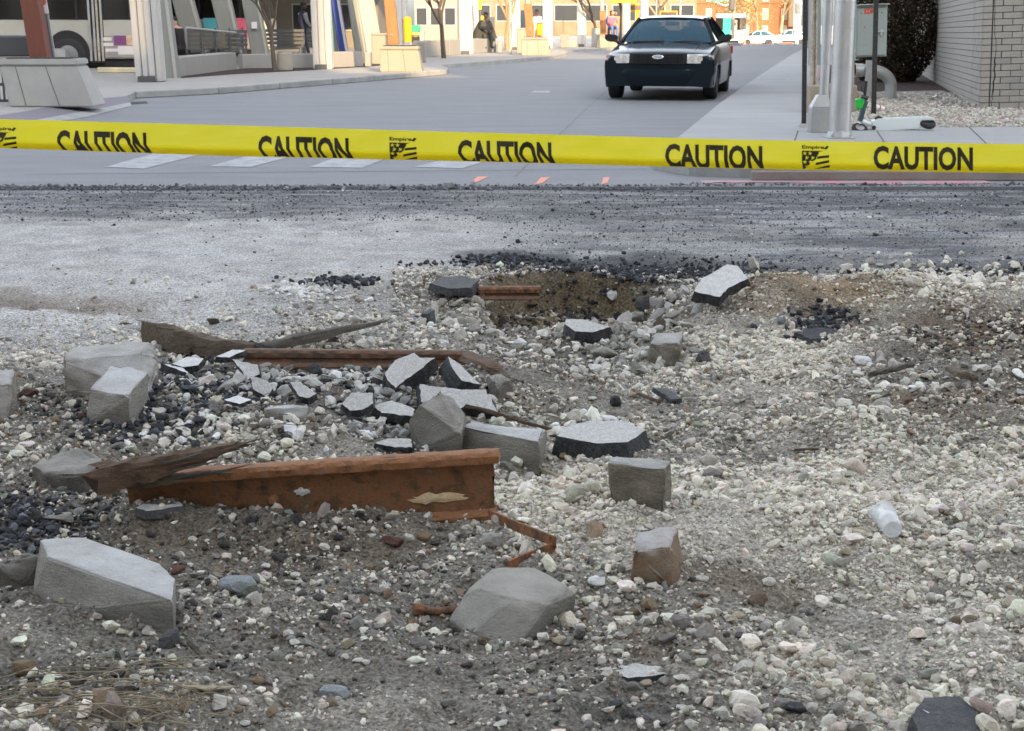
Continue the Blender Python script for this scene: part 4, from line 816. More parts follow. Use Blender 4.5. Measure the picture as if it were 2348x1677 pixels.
# ---------------------------------------------------------------- brick building on the right
M_brick = mat('painted_brick', (.35, .335, .305), .75, col2=(.27, .26, .24), scale=6, amt=.1, bump=.3, bscale=60)
M_brick2 = mat('painted_brick_grey', (.31, .305, .29), .78, col2=(.24, .24, .23), scale=6, amt=.1, bump=.3, bscale=60)
M_mortar = mat('dark_mortar', (.075, .065, .058), .95, col2=(.11, .10, .09), scale=30)
C0 = G(2247, 250, ZR); hd = math.atan2(ray(1893, 42).x, ray(1893, 42).y)
ey = Vector((math.sin(hd), math.cos(hd), -.0105)).normalized(); ex = Vector((math.cos(hd), -math.sin(hd), .030)).normalized(); ez = ex.cross(ey)
bb = thing('brick_building', 'pale painted brick building at the right edge, cracked beside its corner', 'building'); bb.matrix_world = Matrix(((ex.x, ey.x, ez.x, C0.x), (ex.y, ey.y, ez.y, C0.y), (ex.z, ey.z, ez.z, C0.z), (0, 0, 0, 1)))
b = MB(); b.box((4.5, 8.01, 3.3), (9 - .0, 15.98, 7.6)); b.build('wall', M_mortar, bb)
# plain painted upper wall above the counted courses
b = MB(); b.box((4.5, -.006, 4.75), (9.02, .02, 4.6)); b.box((-.006, 8, 4.75), (.02, 16, 4.6)); b.build('upper_wall', M_brick, bb)
CO, BLN = .1016, .305
def brick_mesh(sx, sy, sz, nm):
    b = MB(); b.box((sx / 2, sy / 2, sz / 2), (sx, sy, sz)); o = b.build(nm, M_brick, bevel=.003); me = o.data; bpy.data.objects.remove(o); return me
mF = [brick_mesh(BLN - .009, .02, CO - .010, 'brick'), brick_mesh(.148 - .008, .02, CO - .010, 'brick')]; mS = brick_mesh(.02, BLN - .004, CO - .010, 'brick')
m2 = mF[0].copy(); m2.materials[0] = M_brick2; m3 = mS.copy(); m3.materials[0] = M_brick2
rb = random.Random(5)
def addb(me, x, y, z): o = bpy.data.objects.new('brick', me); COL.objects.link(o); o.parent = bb; o.location = (x, y, z)
cnt = 0
for c in range(-2, 24):
    z = c * CO
    addb(mF[1], -.008, -.014 - rb.random() * .002, z)
    x = .15 if c % 2 else .15 - BLN / 2
    for k in range(5):
        xs_ = x + k * BLN
        if xs_ < .14: addb(mF[1], .15, -.014 - rb.random() * .002, z); continue
        addb(mF[0] if rb.random() < .7 else m2, xs_, -.014 - rb.random() * .003, z); cnt += 1
    for k in range(5): addb(mS if rb.random() < .7 else m3, -.013 - rb.random() * .003, .012 + k * BLN, z)
b = MB()
for c in range(-3, 24):
    for k in range(5, 52): b.box((-.006, .012 + k * BLN + BLN / 2 - (.15 if c % 2 else 0), c * CO + CO / 2 - .005), (.022, BLN - .004, CO - .010))
    if c < 24:
        for k in range(5, 28): b.box((.15 + (k + .5) * BLN - (0 if c % 2 else BLN / 2), -.004, c * CO + CO / 2 - .005), (BLN - .009, .022, CO - .01))
tag(b.build('distant_bricks', M_brick, bb), kind='stuff')
rr = random.Random(3); pts = []; z = -.05; x = .17
while z < 2.3: pts.append((x, -.0205, z)); z += rr.uniform(.03, .09); x = .17 + .035 * math.sin(z * 2.2) + rr.uniform(-.012, .012)
b = MB(); vs = []
for i, p in enumerate(pts): wdt = .010 if .25 < p[2] < .8 else .0035; vs += [(p[0] - wdt, p[1], p[2]), (p[0] + wdt, p[1], p[2])]
b.add(vs, [(2 * i, 2 * i + 1, 2 * i + 3, 2 * i + 2) for i in range(len(pts) - 1)]); b.build('crack', mat('crack_dark', (.03, .02, .018), .95), bb)
# ---------------------------------------------------------------- street furniture on the right
M_galv = mat('galvanised_steel', (.40, .41, .42), .38, .85, col2=(.58, .59, .60), scale=6, amt=.1, bump=.15, bscale=40, stretch=(1, 1, .5))
M_galvD = mat('dull_galvanised_steel', (.36, .37, .38), .5, .6, col2=(.46, .46, .45), scale=5, amt=.2)
M_black = mat('black_steel', (.018, .018, .02), .45)
M_conc = mat('rough_concrete', (.30, .24, .18), .95, col2=(.38, .33, .27), scale=6, amt=.3, bump=1, bscale=40)
M_cab = mat('grey_green_cabinet', (.29, .345, .33), .55, col2=(.25, .30, .29), scale=2, amt=.2, bump=.1)
M_brown = mat('red_brown_steel', (.13, .045, .035), .75, col2=(.07, .035, .03), scale=10, amt=.3)
M_ivory = mat('chipped_ivory_paint', (.50, .48, .41), .75, col2=(.30, .24, .18), scale=12, amt=.4)
M_or = mat('orange_plastic', (.85, .12, .02), .5)
def sc(p): return (p.y * CP + (HC - p.z) * SP) / FPX      # metres per photo pixel at p
p = G(1924, 316, ZR); s = sc(p); po = thing('galvanised_pole', 'large galvanised steel pole with a bolted base flange', 'pole', p)
b = MB(); b.tube([(0, 0, .05), (-.02, 0, 6.5)], [25 * s, 21 * s], 28); b.build('shaft', M_galv, po, smooth=True)
b = MB(); b.frus(.0, .012, (62 * s, 62 * s), (62 * s, 62 * s)); b.build('base_plate', M_galvD, po, bevel=.004)
b = MB(); b.tube([(0, 0, .012), (0, 0, .09)], [31 * s, 26 * s], 8); b.build('flared_shoe', M_galvD, po, bevel=.004)
for k in range(4):
    a = R(45 + 90 * k); b = MB(); b.tube([(math.cos(a) * .155, math.sin(a) * .155, .012), (math.cos(a) * .155, math.sin(a) * .155, .05)], .016, 6); b.build('bolt', M_galv, po)
for z in (.42, .85, 1.32, 1.62):
    b = MB(); b.tube([(0, 0, z), (0, 0, z + .004)], 25.4 * s, 28); b.build('weld_ring', M_galvD, po, smooth=True)
p = G(1877, 303, ZR); s = sc(p); po = thing('cable_riser', 'galvanised conduit rising from a square flared box beside the large pole', 'conduit', p, lean=False)
b = MB(); b.frus(0, 56 * s, (46 * s, 40 * s), (44 * s, 38 * s)); b.frus(56 * s + .001, 84 * s, (44 * s, 38 * s), (23 * s, 24 * s), c1=(4 * s, 0)); b.build('riser_box', M_galvD, po, bevel=.006)
b = MB(); b.tube([(8 * s, 0, 82 * s), (6 * s, 0, 6)], 11 * s, 18); b.build('conduit', M_galv, po, smooth=True)
for px, py, top, lab, w_ in ((1843, 284, 0, 'thin black steel post left of the large pole', 5.0), (2003, 262, 0, 'thin black steel post standing behind the scooter', 5.2)):
    p = G(px, py, ZR); s = sc(p); po = thing('black_post', lab, 'post', p, lean=True); b = MB(); b.box((0, 0, 1.6), (w_ * 2 * s, .05, 3.2)); b.build('shaft', M_black, po, bevel=.006)
    b = MB()
    for k in range(24): b.tube([(0, -.028, .1 + k * .12), (0, -.024, .1 + k * .12)], .008, 8)
    tag(b.build('punched_holes', M_joint, po), kind='stuff')
# tapered concrete footing with two steel posts and cabinets
p = G(1912, 260, ZR); s = sc(p); ft = thing('concrete_footing', 'brown stained concrete footing behind the large pole', 'footing', p); b = MB(); b.box((-2 * s, .3, .17), (106 * s, .6, .52)); b.box((38 * s, .55, .13), (60 * s, .5, .36)); b.build('block', M_conc, ft, bevel=.02)
zc = .43
def upright(px, w_, m, lab, name='steel_post', cat='post', h=2.6):
    q = G(px, 260, ZR); o = thing(name, lab, cat, (q.x, q.y + .25, ZR + zc), lean=True); b = MB(); b.box((0, 0, h / 2), (w_ * s, .09, h)); b.build('web', m, o, bevel=.004); 
    for sg in (-1, 1): b = MB(); b.box((sg * w_ * s * .55, -.02, h / 2), (.022, .13, h)); b.build('flange', M_ivory, o, bevel=.003)
    return o
o1 = upright(1952, 13, M_brown, 'red brown steel post with ivory flanges behind the large pole')
for z in (.42, 1.12, 1.40): b = MB(); b.box((.0, -.11, z), (.13, .06, .11)); b.build('clamp', M_cab, o1, bevel=.006)
o2 = upright(1868, 9, M_ivory, 'ivory steel post behind the conduit')
q = G(1868, 250, ZR); cb1 = thing('slim_cabinet', 'slim grey green cabinet partly hidden by the conduit', 'cabinet', (q.x, q.y + .1, ZR), lean=True)
z0 = D(1868, 150, q.y).z - ZR; b = MB(); b.box((0.0, 0, (z0 + 2.1) / 2), (24 * s, .22, 2.1 - z0)); b.build('body', M_cab, cb1, bevel=.008)
for z in (z0 + .22, z0 + 1.0): b = MB(); b.box((-.03, -.125, z), (.09, .03, .09)); b.box((-.07, -.125, z - .06), (.08, .02, .012)); b.build('latch', M_galvD, cb1, bevel=.003)
q = G(1870, 250, ZR); om = thing('orange_marker', 'orange marker post standing between the ivory post and the conduit', 'marker post', (q.x + .02, q.y - .25, ZR)); b = MB(); ss = sc(q); b.box((0, 0, .28), (8 * ss, .03, .5)); b.build('blade', M_or, om, bevel=.01)
b = MB(); b.tube([(0, .0, .48), (0, 0, .66)], 5.0 * ss, 14); b.build('head', M_or, om, smooth=True); b = MB(); b.tube([(0, 0, .46), (0, 0, .50)], 5.3 * ss, 14); b.build('band', M_black, om)
# green-grey electrical cabinet with stencilled red letters
q = G(2000, 256, ZR); Yc = q.y + .35; TLc = D(1969, 12, Yc); BRc = D(2033, 131, Yc); w_ = BRc.x - TLc.x; h_ = TLc.z - BRc.z
cab = thing('electrical_cabinet', 'grey green electrical cabinet with red stencilled letters under its top edge', 'cabinet', ((TLc.x + BRc.x) / 2, Yc, BRc.z), lean=True)
b = MB(); b.box((0, .13, h_ / 2), (w_, .24, h_)); b.build('body', M_cab, cab, bevel=.01); b = MB(); b.box((-.004, -.006, h_ / 2 - .01), (w_ - .03, .02, h_ - .07)); b.build('door', M_cab, cab, bevel=.006)
b = MB(); b.box((0, .10, h_ + .008), (w_ + .03, .32, .02)); b.build('rain_lip', M_cab, cab, bevel=.004)
b = MB(); b.box((w_ * .30, -.03, h_ * .46), (.035, .03, .10)); b.box((w_ * .30, -.04, h_ * .49), (.11, .02, .02)); b.build('latch', M_galv, cab, bevel=.004)
M_redp = mat('red_stencil_paint', (.62, .05, .02), .7)
def flat_text(txt, W, H, loc, m, parent, name='lettering', bold=.04, rz=0):
    v, f = text_verts(txt, W, H, bold); b = MB(); M3 = Matrix.Rotation(rz, 3, 'Z'); b.add([Vector(loc) + M3 @ Vector((x - W / 2, 0, y)) for x, y in v], f); return b.build(name, m, parent)
flat_text('KDMH', w_ * .46, .085, (-.02, -.0175, h_ - .135), M_redp, cab, bold=.06)
flat_text('x', .03, .03, (-w_ * .24, -.0175, h_ * .56), M_redp, cab)
for sx in (-.36, .30): b = MB(); b.tube([(w_ * sx, -.017, h_ - .12), (w_ * sx, -.022, h_ - .12)], .010, 8); b.build('screw', M_black, cab)
# vent pipe with elbow
q = G(1990, 228, ZR); s2 = sc(q); vp = thing('vent_pipe', 'fat grey pipe that comes out level and bends down into the gravel', 'pipe', (q.x, q.y, ZR)); r_ = 13.5 * s2
zt = D(1990, 162, q.y).z - ZR; xe = 55 * s2
b = MB(); b.tube([(-30 * s2, .12, zt), (5 * s2, .12, zt)] + [(5 * s2 + (xe - 5 * s2) * math.sin(a), .12, zt - (zt - .22) * (1 - math.cos(a))) for a in np.linspace(.15, math.pi / 2, 9)] + [(xe, .12, -.12)], r_, 20); b.build('bent_pipe', M_galvD, vp, smooth=True)
b = MB(); b.tube([(-26 * s2, .12, zt), (-12 * s2, .12, zt)], r_ * 1.12, 20); b.tube([(-30 * s2, .12, zt), (-27 * s2, .12, zt)], r_ * 1.2, 20); b.build('coupling', M_galvD, vp, smooth=True)
q2 = G(1989, 230, ZR); b = MB(); b.box((-1 * s2, -.03, zt / 2 + .08), (17 * s2, .06, zt + .2)); b.build('support_post', M_galvD, vp, bevel=.005)
b = MB(); b.tube([(xe, .12, -.02), (xe, .12, .02)], r_ * 1.1, 20); b.build('end_collar', M_galvD, vp, smooth=True)
for px, py, wpx, col, lab, nm, cat in ((2018, 258, 24, (.8, .78, .76), 'crumpled white paper cup with a red stripe beside the black post', 'paper_cup', 'litter'), (2147, 226, 26, (.75, .75, .74), 'scrap of white paper in the gravel near the brick wall', 'paper_scrap', 'litter')):
    q = G(px, py, ZR); ss = sc(q); o = thing(nm, lab, cat, (q.x, q.y, ZR + .06)); b = MB()
    if nm == 'paper_cup':
        b.tube([(-.5 * wpx * ss, 0, .02), (.4 * wpx * ss, .03, -.01)], [.045, .03], 12); b.build('cup_body', mat('white_paper', col, .8), o); b = MB(); b.tube([(-.12 * wpx * ss, .01, .011), (.0, .013, .007)], [.0405, .038], 12); b.build('stripe', mat('red_print', (.55, .06, .05), .7), o)
    else:
        v = []; rr = random.Random(4)
        for i in range(5):
            for j in range(3): v.append(((i - 2) * .045 * (1 - .1 * j), (j - 1) * .05, -.04 + rr.random() * .05))
        b.add(v, [(i * 3 + j, i * 3 + j + 1, (i + 1) * 3 + j + 1, (i + 1) * 3 + j) for i in range(4) for j in range(2)]); b.build('sheet', mat('white_paper', col, .8), o)
# toppled scooter
M_scw = mat('white_scooter_paint', (.66, .72, .73), .35, coat=.3); M_rub = mat('black_rubber', (.02, .02, .022), .75); M_grn = mat('bright_green_plastic', (.01, .45, .05), .4); M_dgr = mat('dark_teal_paint', (.035, .075, .08), .4)
q = G(2060, 300, ZR); Ys = q.y + .12; ss = sc(q)
def SX(px, py, dy=0.0): v = D(px, py, Ys + dy); return Vector((v.x - q.x, v.y - q.y, v.z - ZR))
scoot = thing('kick_scooter', 'white electric scooter lying on its side with a green battery box', 'scooter', (q.x, q.y, ZR))
b = MB(); pr = [SX(2000, 278), SX(2012, 272), SX(2130, 267), SX(2142, 270), SX(2140, 276), SX(2110, 276), SX(2106, 296), SX(2010, 302), SX(2000, 296), SX(1997, 286)]
b.loft([[p_ + Vector((0, d_, 0)) for p_ in pr] for d_ in (-.05, .09)]); b.build('deck', M_scw, scoot, bevel=.01, seg=2)
def torus(c, ax, R0, r0, n=24, k=10):
    ax = Vector(ax).normalized(); a = ax.orthogonal().normalized(); d = ax.cross(a); rg = []
    for i in range(n):
        t = 2 * math.pi * i / n; u = a * math.cos(t) + d * math.sin(t); rg.append([Vector(c) + u * (R0 + r0 * math.cos(2 * math.pi * j / k)) + ax * r0 * math.sin(2 * math.pi * j / k) for j in range(k)])
    b = MB(); b.loft(rg + [rg[0]], cap=False); return b
for (cx, cy, nm) in ((1971, 296, 'front'), (2127, 283, 'rear')):
    c_ = SX(cx, cy, -.02); ax_ = Vector((.1, -.55, .85)); w1 = torus(c_, ax_, .075, .034).build('wheel', M_rub, scoot, smooth=True); b = MB(); b.tube([c_ - ax_.normalized() * .03, c_ + ax_.normalized() * .03], .06, 18); b.build('hub', M_black if nm == 'rear' else M_galvD, w1)
b = MB(); b.tube([SX(1973, 284), SX(1975, 277), SX(1996, 286)], [.028, .03, .03], 10); b.build('fork', M_scw, scoot, smooth=True)
b = MB(); b.tube([SX(1972, 278), SX(1978, 255), SX(1986, 232)], [.04, .036, .034], 10); b.build('stem', M_dgr, scoot, smooth=True)
b = MB(); b.tube([SX(2006, 274), SX(2014, 268), SX(2022, 273)], .02, 8); b.build('hinge', M_black, scoot, smooth=True)
b = MB(); b.tube([SX(2004, 293, -.055), SX(2004, 293, -.058)], .027, 14); b.build('deck_hole', M_black, scoot)
b = MB(); b.box(SX(1972, 238, .02), (20 * ss, .09, 24 * ss), M=Matrix.Rotation(-.1, 3, 'Y')); b.build('battery_box', M_grn, scoot, bevel=.012)
b = MB(); b.tube([SX(1982, 232), SX(1984, 205), SX(1986, 186)], [.02, .022, .024], 8); b.tube([SX(1984, 214), SX(1975, 208), SX(1976, 196)], [.012, .01, .008], 6); b.tube([SX(1975, 222), SX(1990, 226)], .03, 8); b.build('handlebar', M_black, scoot, smooth=True)
# ---------------------------------------------------------------- bush by the wall
def leaf_cloud(name, parent, n, fn, size, m, seed=1):
    r = np.random.default_rng(seed); P = fn(r, n); N = len(P); a = r.normal(size=(N, 3)); a /= np.linalg.norm(a, axis=1)[:, None]; t = r.normal(size=(N, 3)); b_ = np.cross(a, t); b_ /= np.linalg.norm(b_, axis=1)[:, None]
    s_ = size * r.uniform(.6, 1.3, (N, 1)); V = np.stack([P - a * s_, P + b_ * s_ * .45, P + a * s_, P - b_ * s_ * .45], 1).reshape(-1, 3); F = np.arange(N * 4).reshape(-1, 4)
    me = bpy.data.meshes.new(name); me.vertices.add(N * 4); me.vertices.foreach_set('co', V.astype(np.float32).ravel()); me.loops.add(N * 4); me.loops.foreach_set('vertex_index', F.ravel().astype(np.int32)); me.polygons.add(N); me.polygons.foreach_set('loop_start', np.arange(0, N * 4, 4, dtype=np.int32)); me.update(calc_edges=True)
    ms = m if isinstance(m, list) else [m]
    for q_ in ms: me.materials.append(q_)
    me.polygons.foreach_set('material_index', r.integers(0, len(ms), N).astype(np.int32))
    o = bpy.data.objects.new(name, me); COL.objects.link(o); o.parent = parent; return o
M_lfD = mat('dark_bush_leaf', (.032, .035, .025), .95, spec=.1); M_lfB = mat('brown_bush_leaf', (.12, .072, .048), .95, spec=.1); M_lfO = mat('olive_bush_leaf', (.06, .055, .032), .95, spec=.1); M_twig = mat('twig_bark', (.07, .05, .04), .9); M_bark = mat('tree_bark', (.12, .095, .075), .9, col2=(.06, .05, .04), scale=12, amt=.3, bump=1, bscale=30, stretch=(4, 4, 1)); M_barkY = mat('tan_twig_bark', (.30, .21, .12), .9)  # M_barkY is a paler tan bark
q = G(2056, 190, ZR); bu = thing('bush', 'dark brownish bush growing against the pale brick wall', 'bush', (q.x, q.y + .6, ZR))
def bf(r, n):
    th = r.uniform(0, 2 * math.pi, n); z = 2.9 * r.random(n) ** 1.25; rad = (.30 + .62 * np.sin(np.clip(z / 2.9, 0, 1) * math.pi * .8 + .35)) * r.uniform(.55, 1.06, n) ** .5
    rad *= 1 + .25 * np.sin(th * 3 + z * 2.3) + .12 * np.sin(th * 7 + z * 6); return np.stack([rad * np.cos(th) * .95, rad * np.sin(th), z * (1 + .1 * np.sin(th * 2))], 1)
leaf_cloud('foliage', bu, 30000, bf, .042, [M_lfD, M_lfB, M_lfO, M_lfD, M_lfB], 3)
b = MB(); rr = random.Random(8)
for i in range(90):
    a = rr.uniform(0, 6.28); e = Vector((math.cos(a) * rr.uniform(.3, 1.12), math.sin(a) * rr.uniform(.3, 1.05), rr.uniform(.8, 3.2))); m_ = e * .5 + Vector((rr.uniform(-.1, .1), rr.uniform(-.1, .1), .1)); b.tube([(0, 0, 0), m_, e], [.014, .009, .003], 5)
b.build('stems', M_twig, bu)
# pale clapboard wall beyond the bush
q = G(1985, 118, ZR); cw = thing('clapboard_house', 'pale clapboard wall showing above the cabinet', 'building', (q.x - .3, q.y, 0)); M_clap = mat('pale_clapboard', (.34, .33, .30), .8)
for k in range(26): b = MB(); b.box((5.1, .02 * 0, k * .16 + .08), (10.4, .03 + .004 * (k % 2), .155), M=Matrix.Rotation(.06, 3, 'X')); b.build('board', M_clap, cw)
b = MB(); b.box((5.1, 2.2, 2.6), (10.3, 4.3, 5.2)); b.build('wall', M_clap, cw)
# ---------------------------------------------------------------- cars
def car_paint(name, c, metal=0.3): return mat(name, c, .14, metal * .3, coat=0 if c[0] < .1 else .4, spec=.09 if c[0] < .1 else .4)
M_cblk = car_paint('black_car_paint', (.010, .016, .022)); M_csil = car_paint('silver_car_paint', (.55, .55, .54), .4); M_cwht = car_paint('pale_car_paint', (.62, .60, .56), .2)
M_glass = mat('tinted_windscreen', (.02, .075, .115), .05, spec=.35, alpha=.72); M_sideg = mat('dark_side_glass', (.02, .03, .035), .05, spec=.8)
M_lamp = mat('clear_headlamp', (.80, .81, .80), .15, .1, col2=(.50, .51, .52), scale=9, amt=.5, coat=.8); M_amb = mat('amber_lens', (.55, .20, .10), .3); M_chr = mat('bright_metal', (.75, .75, .73), .18, .9); M_trim = mat('black_plastic_trim', (.012, .012, .014), .5)
M_rim = mat('steel_wheel_rim', (.32, .33, .34), .35, .7); M_tail = mat('red_tail_lamp', (.45, .02, .02), .3); M_int = mat('dark_interior', (.015, .02, .025), .9)
def sedan(name, label, loc, rz, paint, L=5.39, W=1.96, H=1.48, full=True, cat='car', glass=None, group=None):
    c = thing(name, label, cat, loc, rz, group); hl = L / 2; hw = W / 2; wf, wr = hl - .95, -hl + 1.45; kh = H / 1.48
    def arch(y): return max([.24] + [.24 + math.sqrt(max(0, .40 ** 2 - (y - a) ** 2)) * 1.12 for a in (wf, wr)])
    st = sorted(set([hl - .03, hl - .08, hl - .18, hl - .38] + [wf + d for d in (-.40, -.36, -.25, -.12, 0, .12, .25, .36, .40)] + [wr + d for d in (-.40, -.36, -.25, -.12, 0, .12, .25, .36, .40)] + [.9, .4, -.3, -hl + .5, -hl + .25, -hl + .1, -hl + .02]), reverse=True)
    rings = []
    for y in st:
        t = (hl - y) / L
        top = np.interp(t, [0, .015, .04, .10, .26, .30, .76, .80, .96, 1], [.78, .83, .865, .91, 1.0, 1.0, 1.02, 1.04, .98, .86]) * kh
        w_ = hw * np.interp(t, [0, .02, .06, .2, .8, .95, 1], [.93, .96, .985, 1, 1, .95, .88]); za = arch(y); sh = top - .09
        pr = [(0, .26), (.62, .26), (.66, max(.26, za * .98)), (w_ - .02, za), (w_, max(za + .03, .42)), (w_ + .012, .62), (w_, .72), (w_ - .03, sh - .02), (w_ - .09, sh + .05), (w_ * .72, top - .006), (w_ * .35, top + .012), (0, top + .016)]
        rings.append([(x, y, z) for x, z in pr] + [(-x, y, z) for x, z in pr[-2:0:-1]])
    b = MB(); b.loft(rings); b.build('body', paint, c, smooth=True)
    # greenhouse
    yb = hl - L * .285; yt = hl - L * .415; yr = hl - L * .66; yk = hl - L * .80; zb = 1.005 * kh; zt = H - .035; a1, a2 = hw - .13, hw - .36
    roof = []
    for y, w_, z in ((yt + .04, a2 - .01, zt - .012), (yt - .25, a2 + .01, zt + .02), ((yt + yr) / 2, a2 + .015, zt + .035), (yr + .2, a2 + .01, zt + .02), (yr - .04, a2 - .01, zt - .015)):
        roof.append([(-w_ - .02, y, z - .045), (-w_, y, z - .008), (-w_ * .7, y, z + .018), (0, y, z + .03), (w_ * .7, y, z + .018), (w_, y, z - .008), (w_ + .02, y, z - .045), (0, y, z - .03)])
    b = MB(); b.loft(roof); b.build('roof', paint, c, smooth=True)
    ws = [(-a1 + .02, yb, zb), (a1 - .02, yb, zb), (a2 - .04, yt, zt - .03), (-a2 + .04, yt, zt - .03)]
    def curvp(q, bow, m, nm, par=c, off=.03):
        b = MB(); N = 10; v = []
        for j in range(5):
            for i in range(N + 1):
                u = i / N; t_ = j / 4; p0 = Vector(q[0]).lerp(Vector(q[1]), u); p1 = Vector(q[3]).lerp(Vector(q[2]), u); p = p0.lerp(p1, t_); p.y += bow * (1 - (2 * u - 1) ** 2); p.z += abs(bow) * .2 * math.sin(t_ * math.pi); v.append(p)
        b.add(v, [(j * (N + 1) + i, j * (N + 1) + i + 1, (j + 1) * (N + 1) + i + 1, (j + 1) * (N + 1) + i) for j in range(4) for i in range(N)]); return b.build(nm, m, par, smooth=True)
    curvp(ws, .12, glass or M_glass, 'windscreen'); curvp([(-a1 + .02, yk, zb), (a1 - .02, yk, zb), (a2 - .04, yr, zt - .03), (-a2 + .04, yr, zt - .03)], -.08, glass or M_glass, 'rear_window')
    for s_ in (-1, 1):
        b = MB(); b.tube([(s_ * (a1 - .01), yb + .0, zb - .01), (s_ * (a2 - .01), yt, zt - .02)], [.045, .04], 6); b.build('pillar', paint, c, smooth=True); b = MB(); b.tube([(s_ * (a1 - .01), yk, zb - .01), (s_ * (a2 - .01), yr, zt - .02)], [.09, .06], 6); b.build('pillar', paint, c, smooth=True); b = MB(); b.tube([(s_ * (a1), (yb + yk) / 2 + .1, zb - .01), (s_ * (a2 + .01), (yt + yr) / 2 + .1, zt - .01)], .035, 6); b.build('pillar', paint, c, smooth=True)
        b = MB(); b.poly([(s_ * (a1 + .005), yb - .03, zb), (s_ * (a1 + .005), yk + .05, zb), (s_ * (a2 + .006), yr + .03, zt - .04), (s_ * (a2 + .006), yt - .02, zt - .04)]); b.build('side_window', M_sideg if full else M_glass, c)
    # wheels
    for y in (wf, wr):
        for s_ in (-1, 1):
            R0 = .335; cx = s_ * (hw - .135); b = MB(); b.loft([[(cx + dx, y + r_ * math.cos(a), .34 + r_ * math.sin(a)) for a in np.linspace(0, 2 * math.pi, 28, endpoint=False)] for dx, r_ in ((-.115, .20), (-.115, .31), (-.09, R0), (.09, R0), (.115, .31), (.115, .20))]); w1 = b.build('wheel', M_rub, c, smooth=True)
            b = MB(); b.loft([[(cx + s_ * .105 + s_ * dx, y + r_ * math.cos(a), .34 + r_ * math.sin(a)) for a in np.linspace(0, 2 * math.pi, 20, endpoint=False)] for dx, r_ in ((0, .215), (.012, .20), (.0, .17), (.006, .03))]); b.build('rim', M_rim, w1, smooth=True)
        b = MB(); b.box((0, y, .40), (W - .42, .5, .2)); b.box((0, y, .29), (W - .35, .08, .08)); b.build('axle', M_trim, c)
    # bumpers
    for sg in (1, -1):
        rg = []
        for i in range(13):
            u = -1 + i / 6; x = u * (hw - .025); yy_ = sg * (hl + .03 - .30 * abs(u) ** 3); w2 = .0
            rg.append([(x, yy_ - sg * .16, .27), (x, yy_ - sg * .02, .28), (x, yy_, .36), (x, yy_ + sg * .035, .50), (x, yy_ + sg * .015, .56), (x, yy_ - sg * .06, .60), (x, yy_ - sg * .16, .60)])
        b = MB(); b.loft(rg); b.build('bumper', paint, c, smooth=True)
    # lamps
    for s_ in (-1, 1):
        b = MB(); b.loft([[(s_ * .50, hl + .005, .665), (s_ * .50, hl + .0, .825), (s_ * .50, hl - .15, .83), (s_ * .50, hl - .15, .66)], [(s_ * .74, hl - .03, .66), (s_ * .74, hl - .035, .825), (s_ * .74, hl - .2, .83), (s_ * .74, hl - .2, .66)], [(s_ * .86, hl - .11, .66), (s_ * .86, hl - .115, .82), (s_ * .84, hl - .3, .82), (s_ * .84, hl - .3, .66)]])
        h = b.build('headlight', M_lamp, c, bevel=.008); b = MB(); b.loft([[(s_ * .862, hl - .112, .665), (s_ * .862, hl - .116, .815), (s_ * .84, hl - .3, .81), (s_ * .84, hl - .3, .67)], [(s_ * .945, hl - .27, .665), (s_ * .945, hl - .27, .80), (s_ * .92, hl - .4, .80), (s_ * .92, hl - .4, .67)]]); b.build('side_lens', M_amb if s_ > 0 else M_lamp, h, bevel=.006)
        for dx in (.58, .72): b = MB(); b.tube([(s_ * dx, hl - .02, .745), (s_ * dx, hl + .004 - .05 * (dx > .6), .745)], .05, 16); b.build('reflector', M_chr, h)
        b = MB(); b.box((s_ * (hw - .22), -hl - .0, .80), (.36, .06, .16)); b.build('tail_light', M_tail, c, bevel=.01)
        b = MB(); b.loft([[(s_ * (hw - .06 + dx), yb - .05 + dy, zb + .03 + zz) for dx, zz in ((0, 0), (0, .1), (.21, .13), (.24, .08), (.22, .0), (.1, -.03))] for dy in (-.05, .07)]); b.build('wing_mirror', M_trim, c, bevel=.02, seg=2)
        b = MB(); b.tube([(s_ * (a1 - .05), yb + .02, zb - .04), (s_ * (hw - .02), yb, zb + .03)], .03, 6); b.build('mirror_arm', M_trim, c)
    if full:
        b = MB(); b.box((0, hl - .02, .745), (.96, .06, .20)); g = b.build('grille', M_trim, c, bevel=.015)
        for z in (.685, .715, .745, .775, .805): b = MB(); b.box((0, hl + .015, z), (.86, .012, .008)); b.build('grille_bar', paint, g)
        for x in (-.34, -.17, 0, .17, .34): b = MB(); b.box((x, hl + .014, .745), (.008, .012, .14)); b.build('grille_bar', paint, g)
        b = MB(); b.loft([[(.098 * sc_ * math.cos(a), hl + dy, .775 + .040 * sc_ * math.sin(a)) for a in np.linspace(0, 2 * math.pi, 28, endpoint=False)] for dy, sc_ in ((.02, 1), (.034, 1), (.038, .9))]); e = b.build('emblem', M_chr, c)
        b = MB(); b.loft([[(.080 * math.cos(a), hl + dy, .775 + .030 * math.sin(a)) for a in np.linspace(0, 2 * math.pi, 28, endpoint=False)] for dy in (.036, .0395)]); b.build('emblem_field', mat('pale_blue_enamel', (.50, .54, .60), .3), e)
        v, f = text_verts('Ford', .10, .03, .01); b = MB(); b.add([(.05 - x, hl + .041, .762 + y) for x, y in v], f); b.build('emblem_script', mat('dark_enamel', (.12, .14, .2), .4), e)
        for x0, x1 in ((.62, .05), (-.05, -.62)): b = MB(); b.tube([(x0, yb + .08, zb + .015), (x1, yb + .13, zb + .035)], .014, 6); b.build('wiper', M_trim, c)
        b = MB(); b.box((0, hl - .22, .50), (W - .5, .3, .3)); b.box((0, wf - .5, .34), (1.1, .8, .16)); b.build('underbody', M_trim, c)
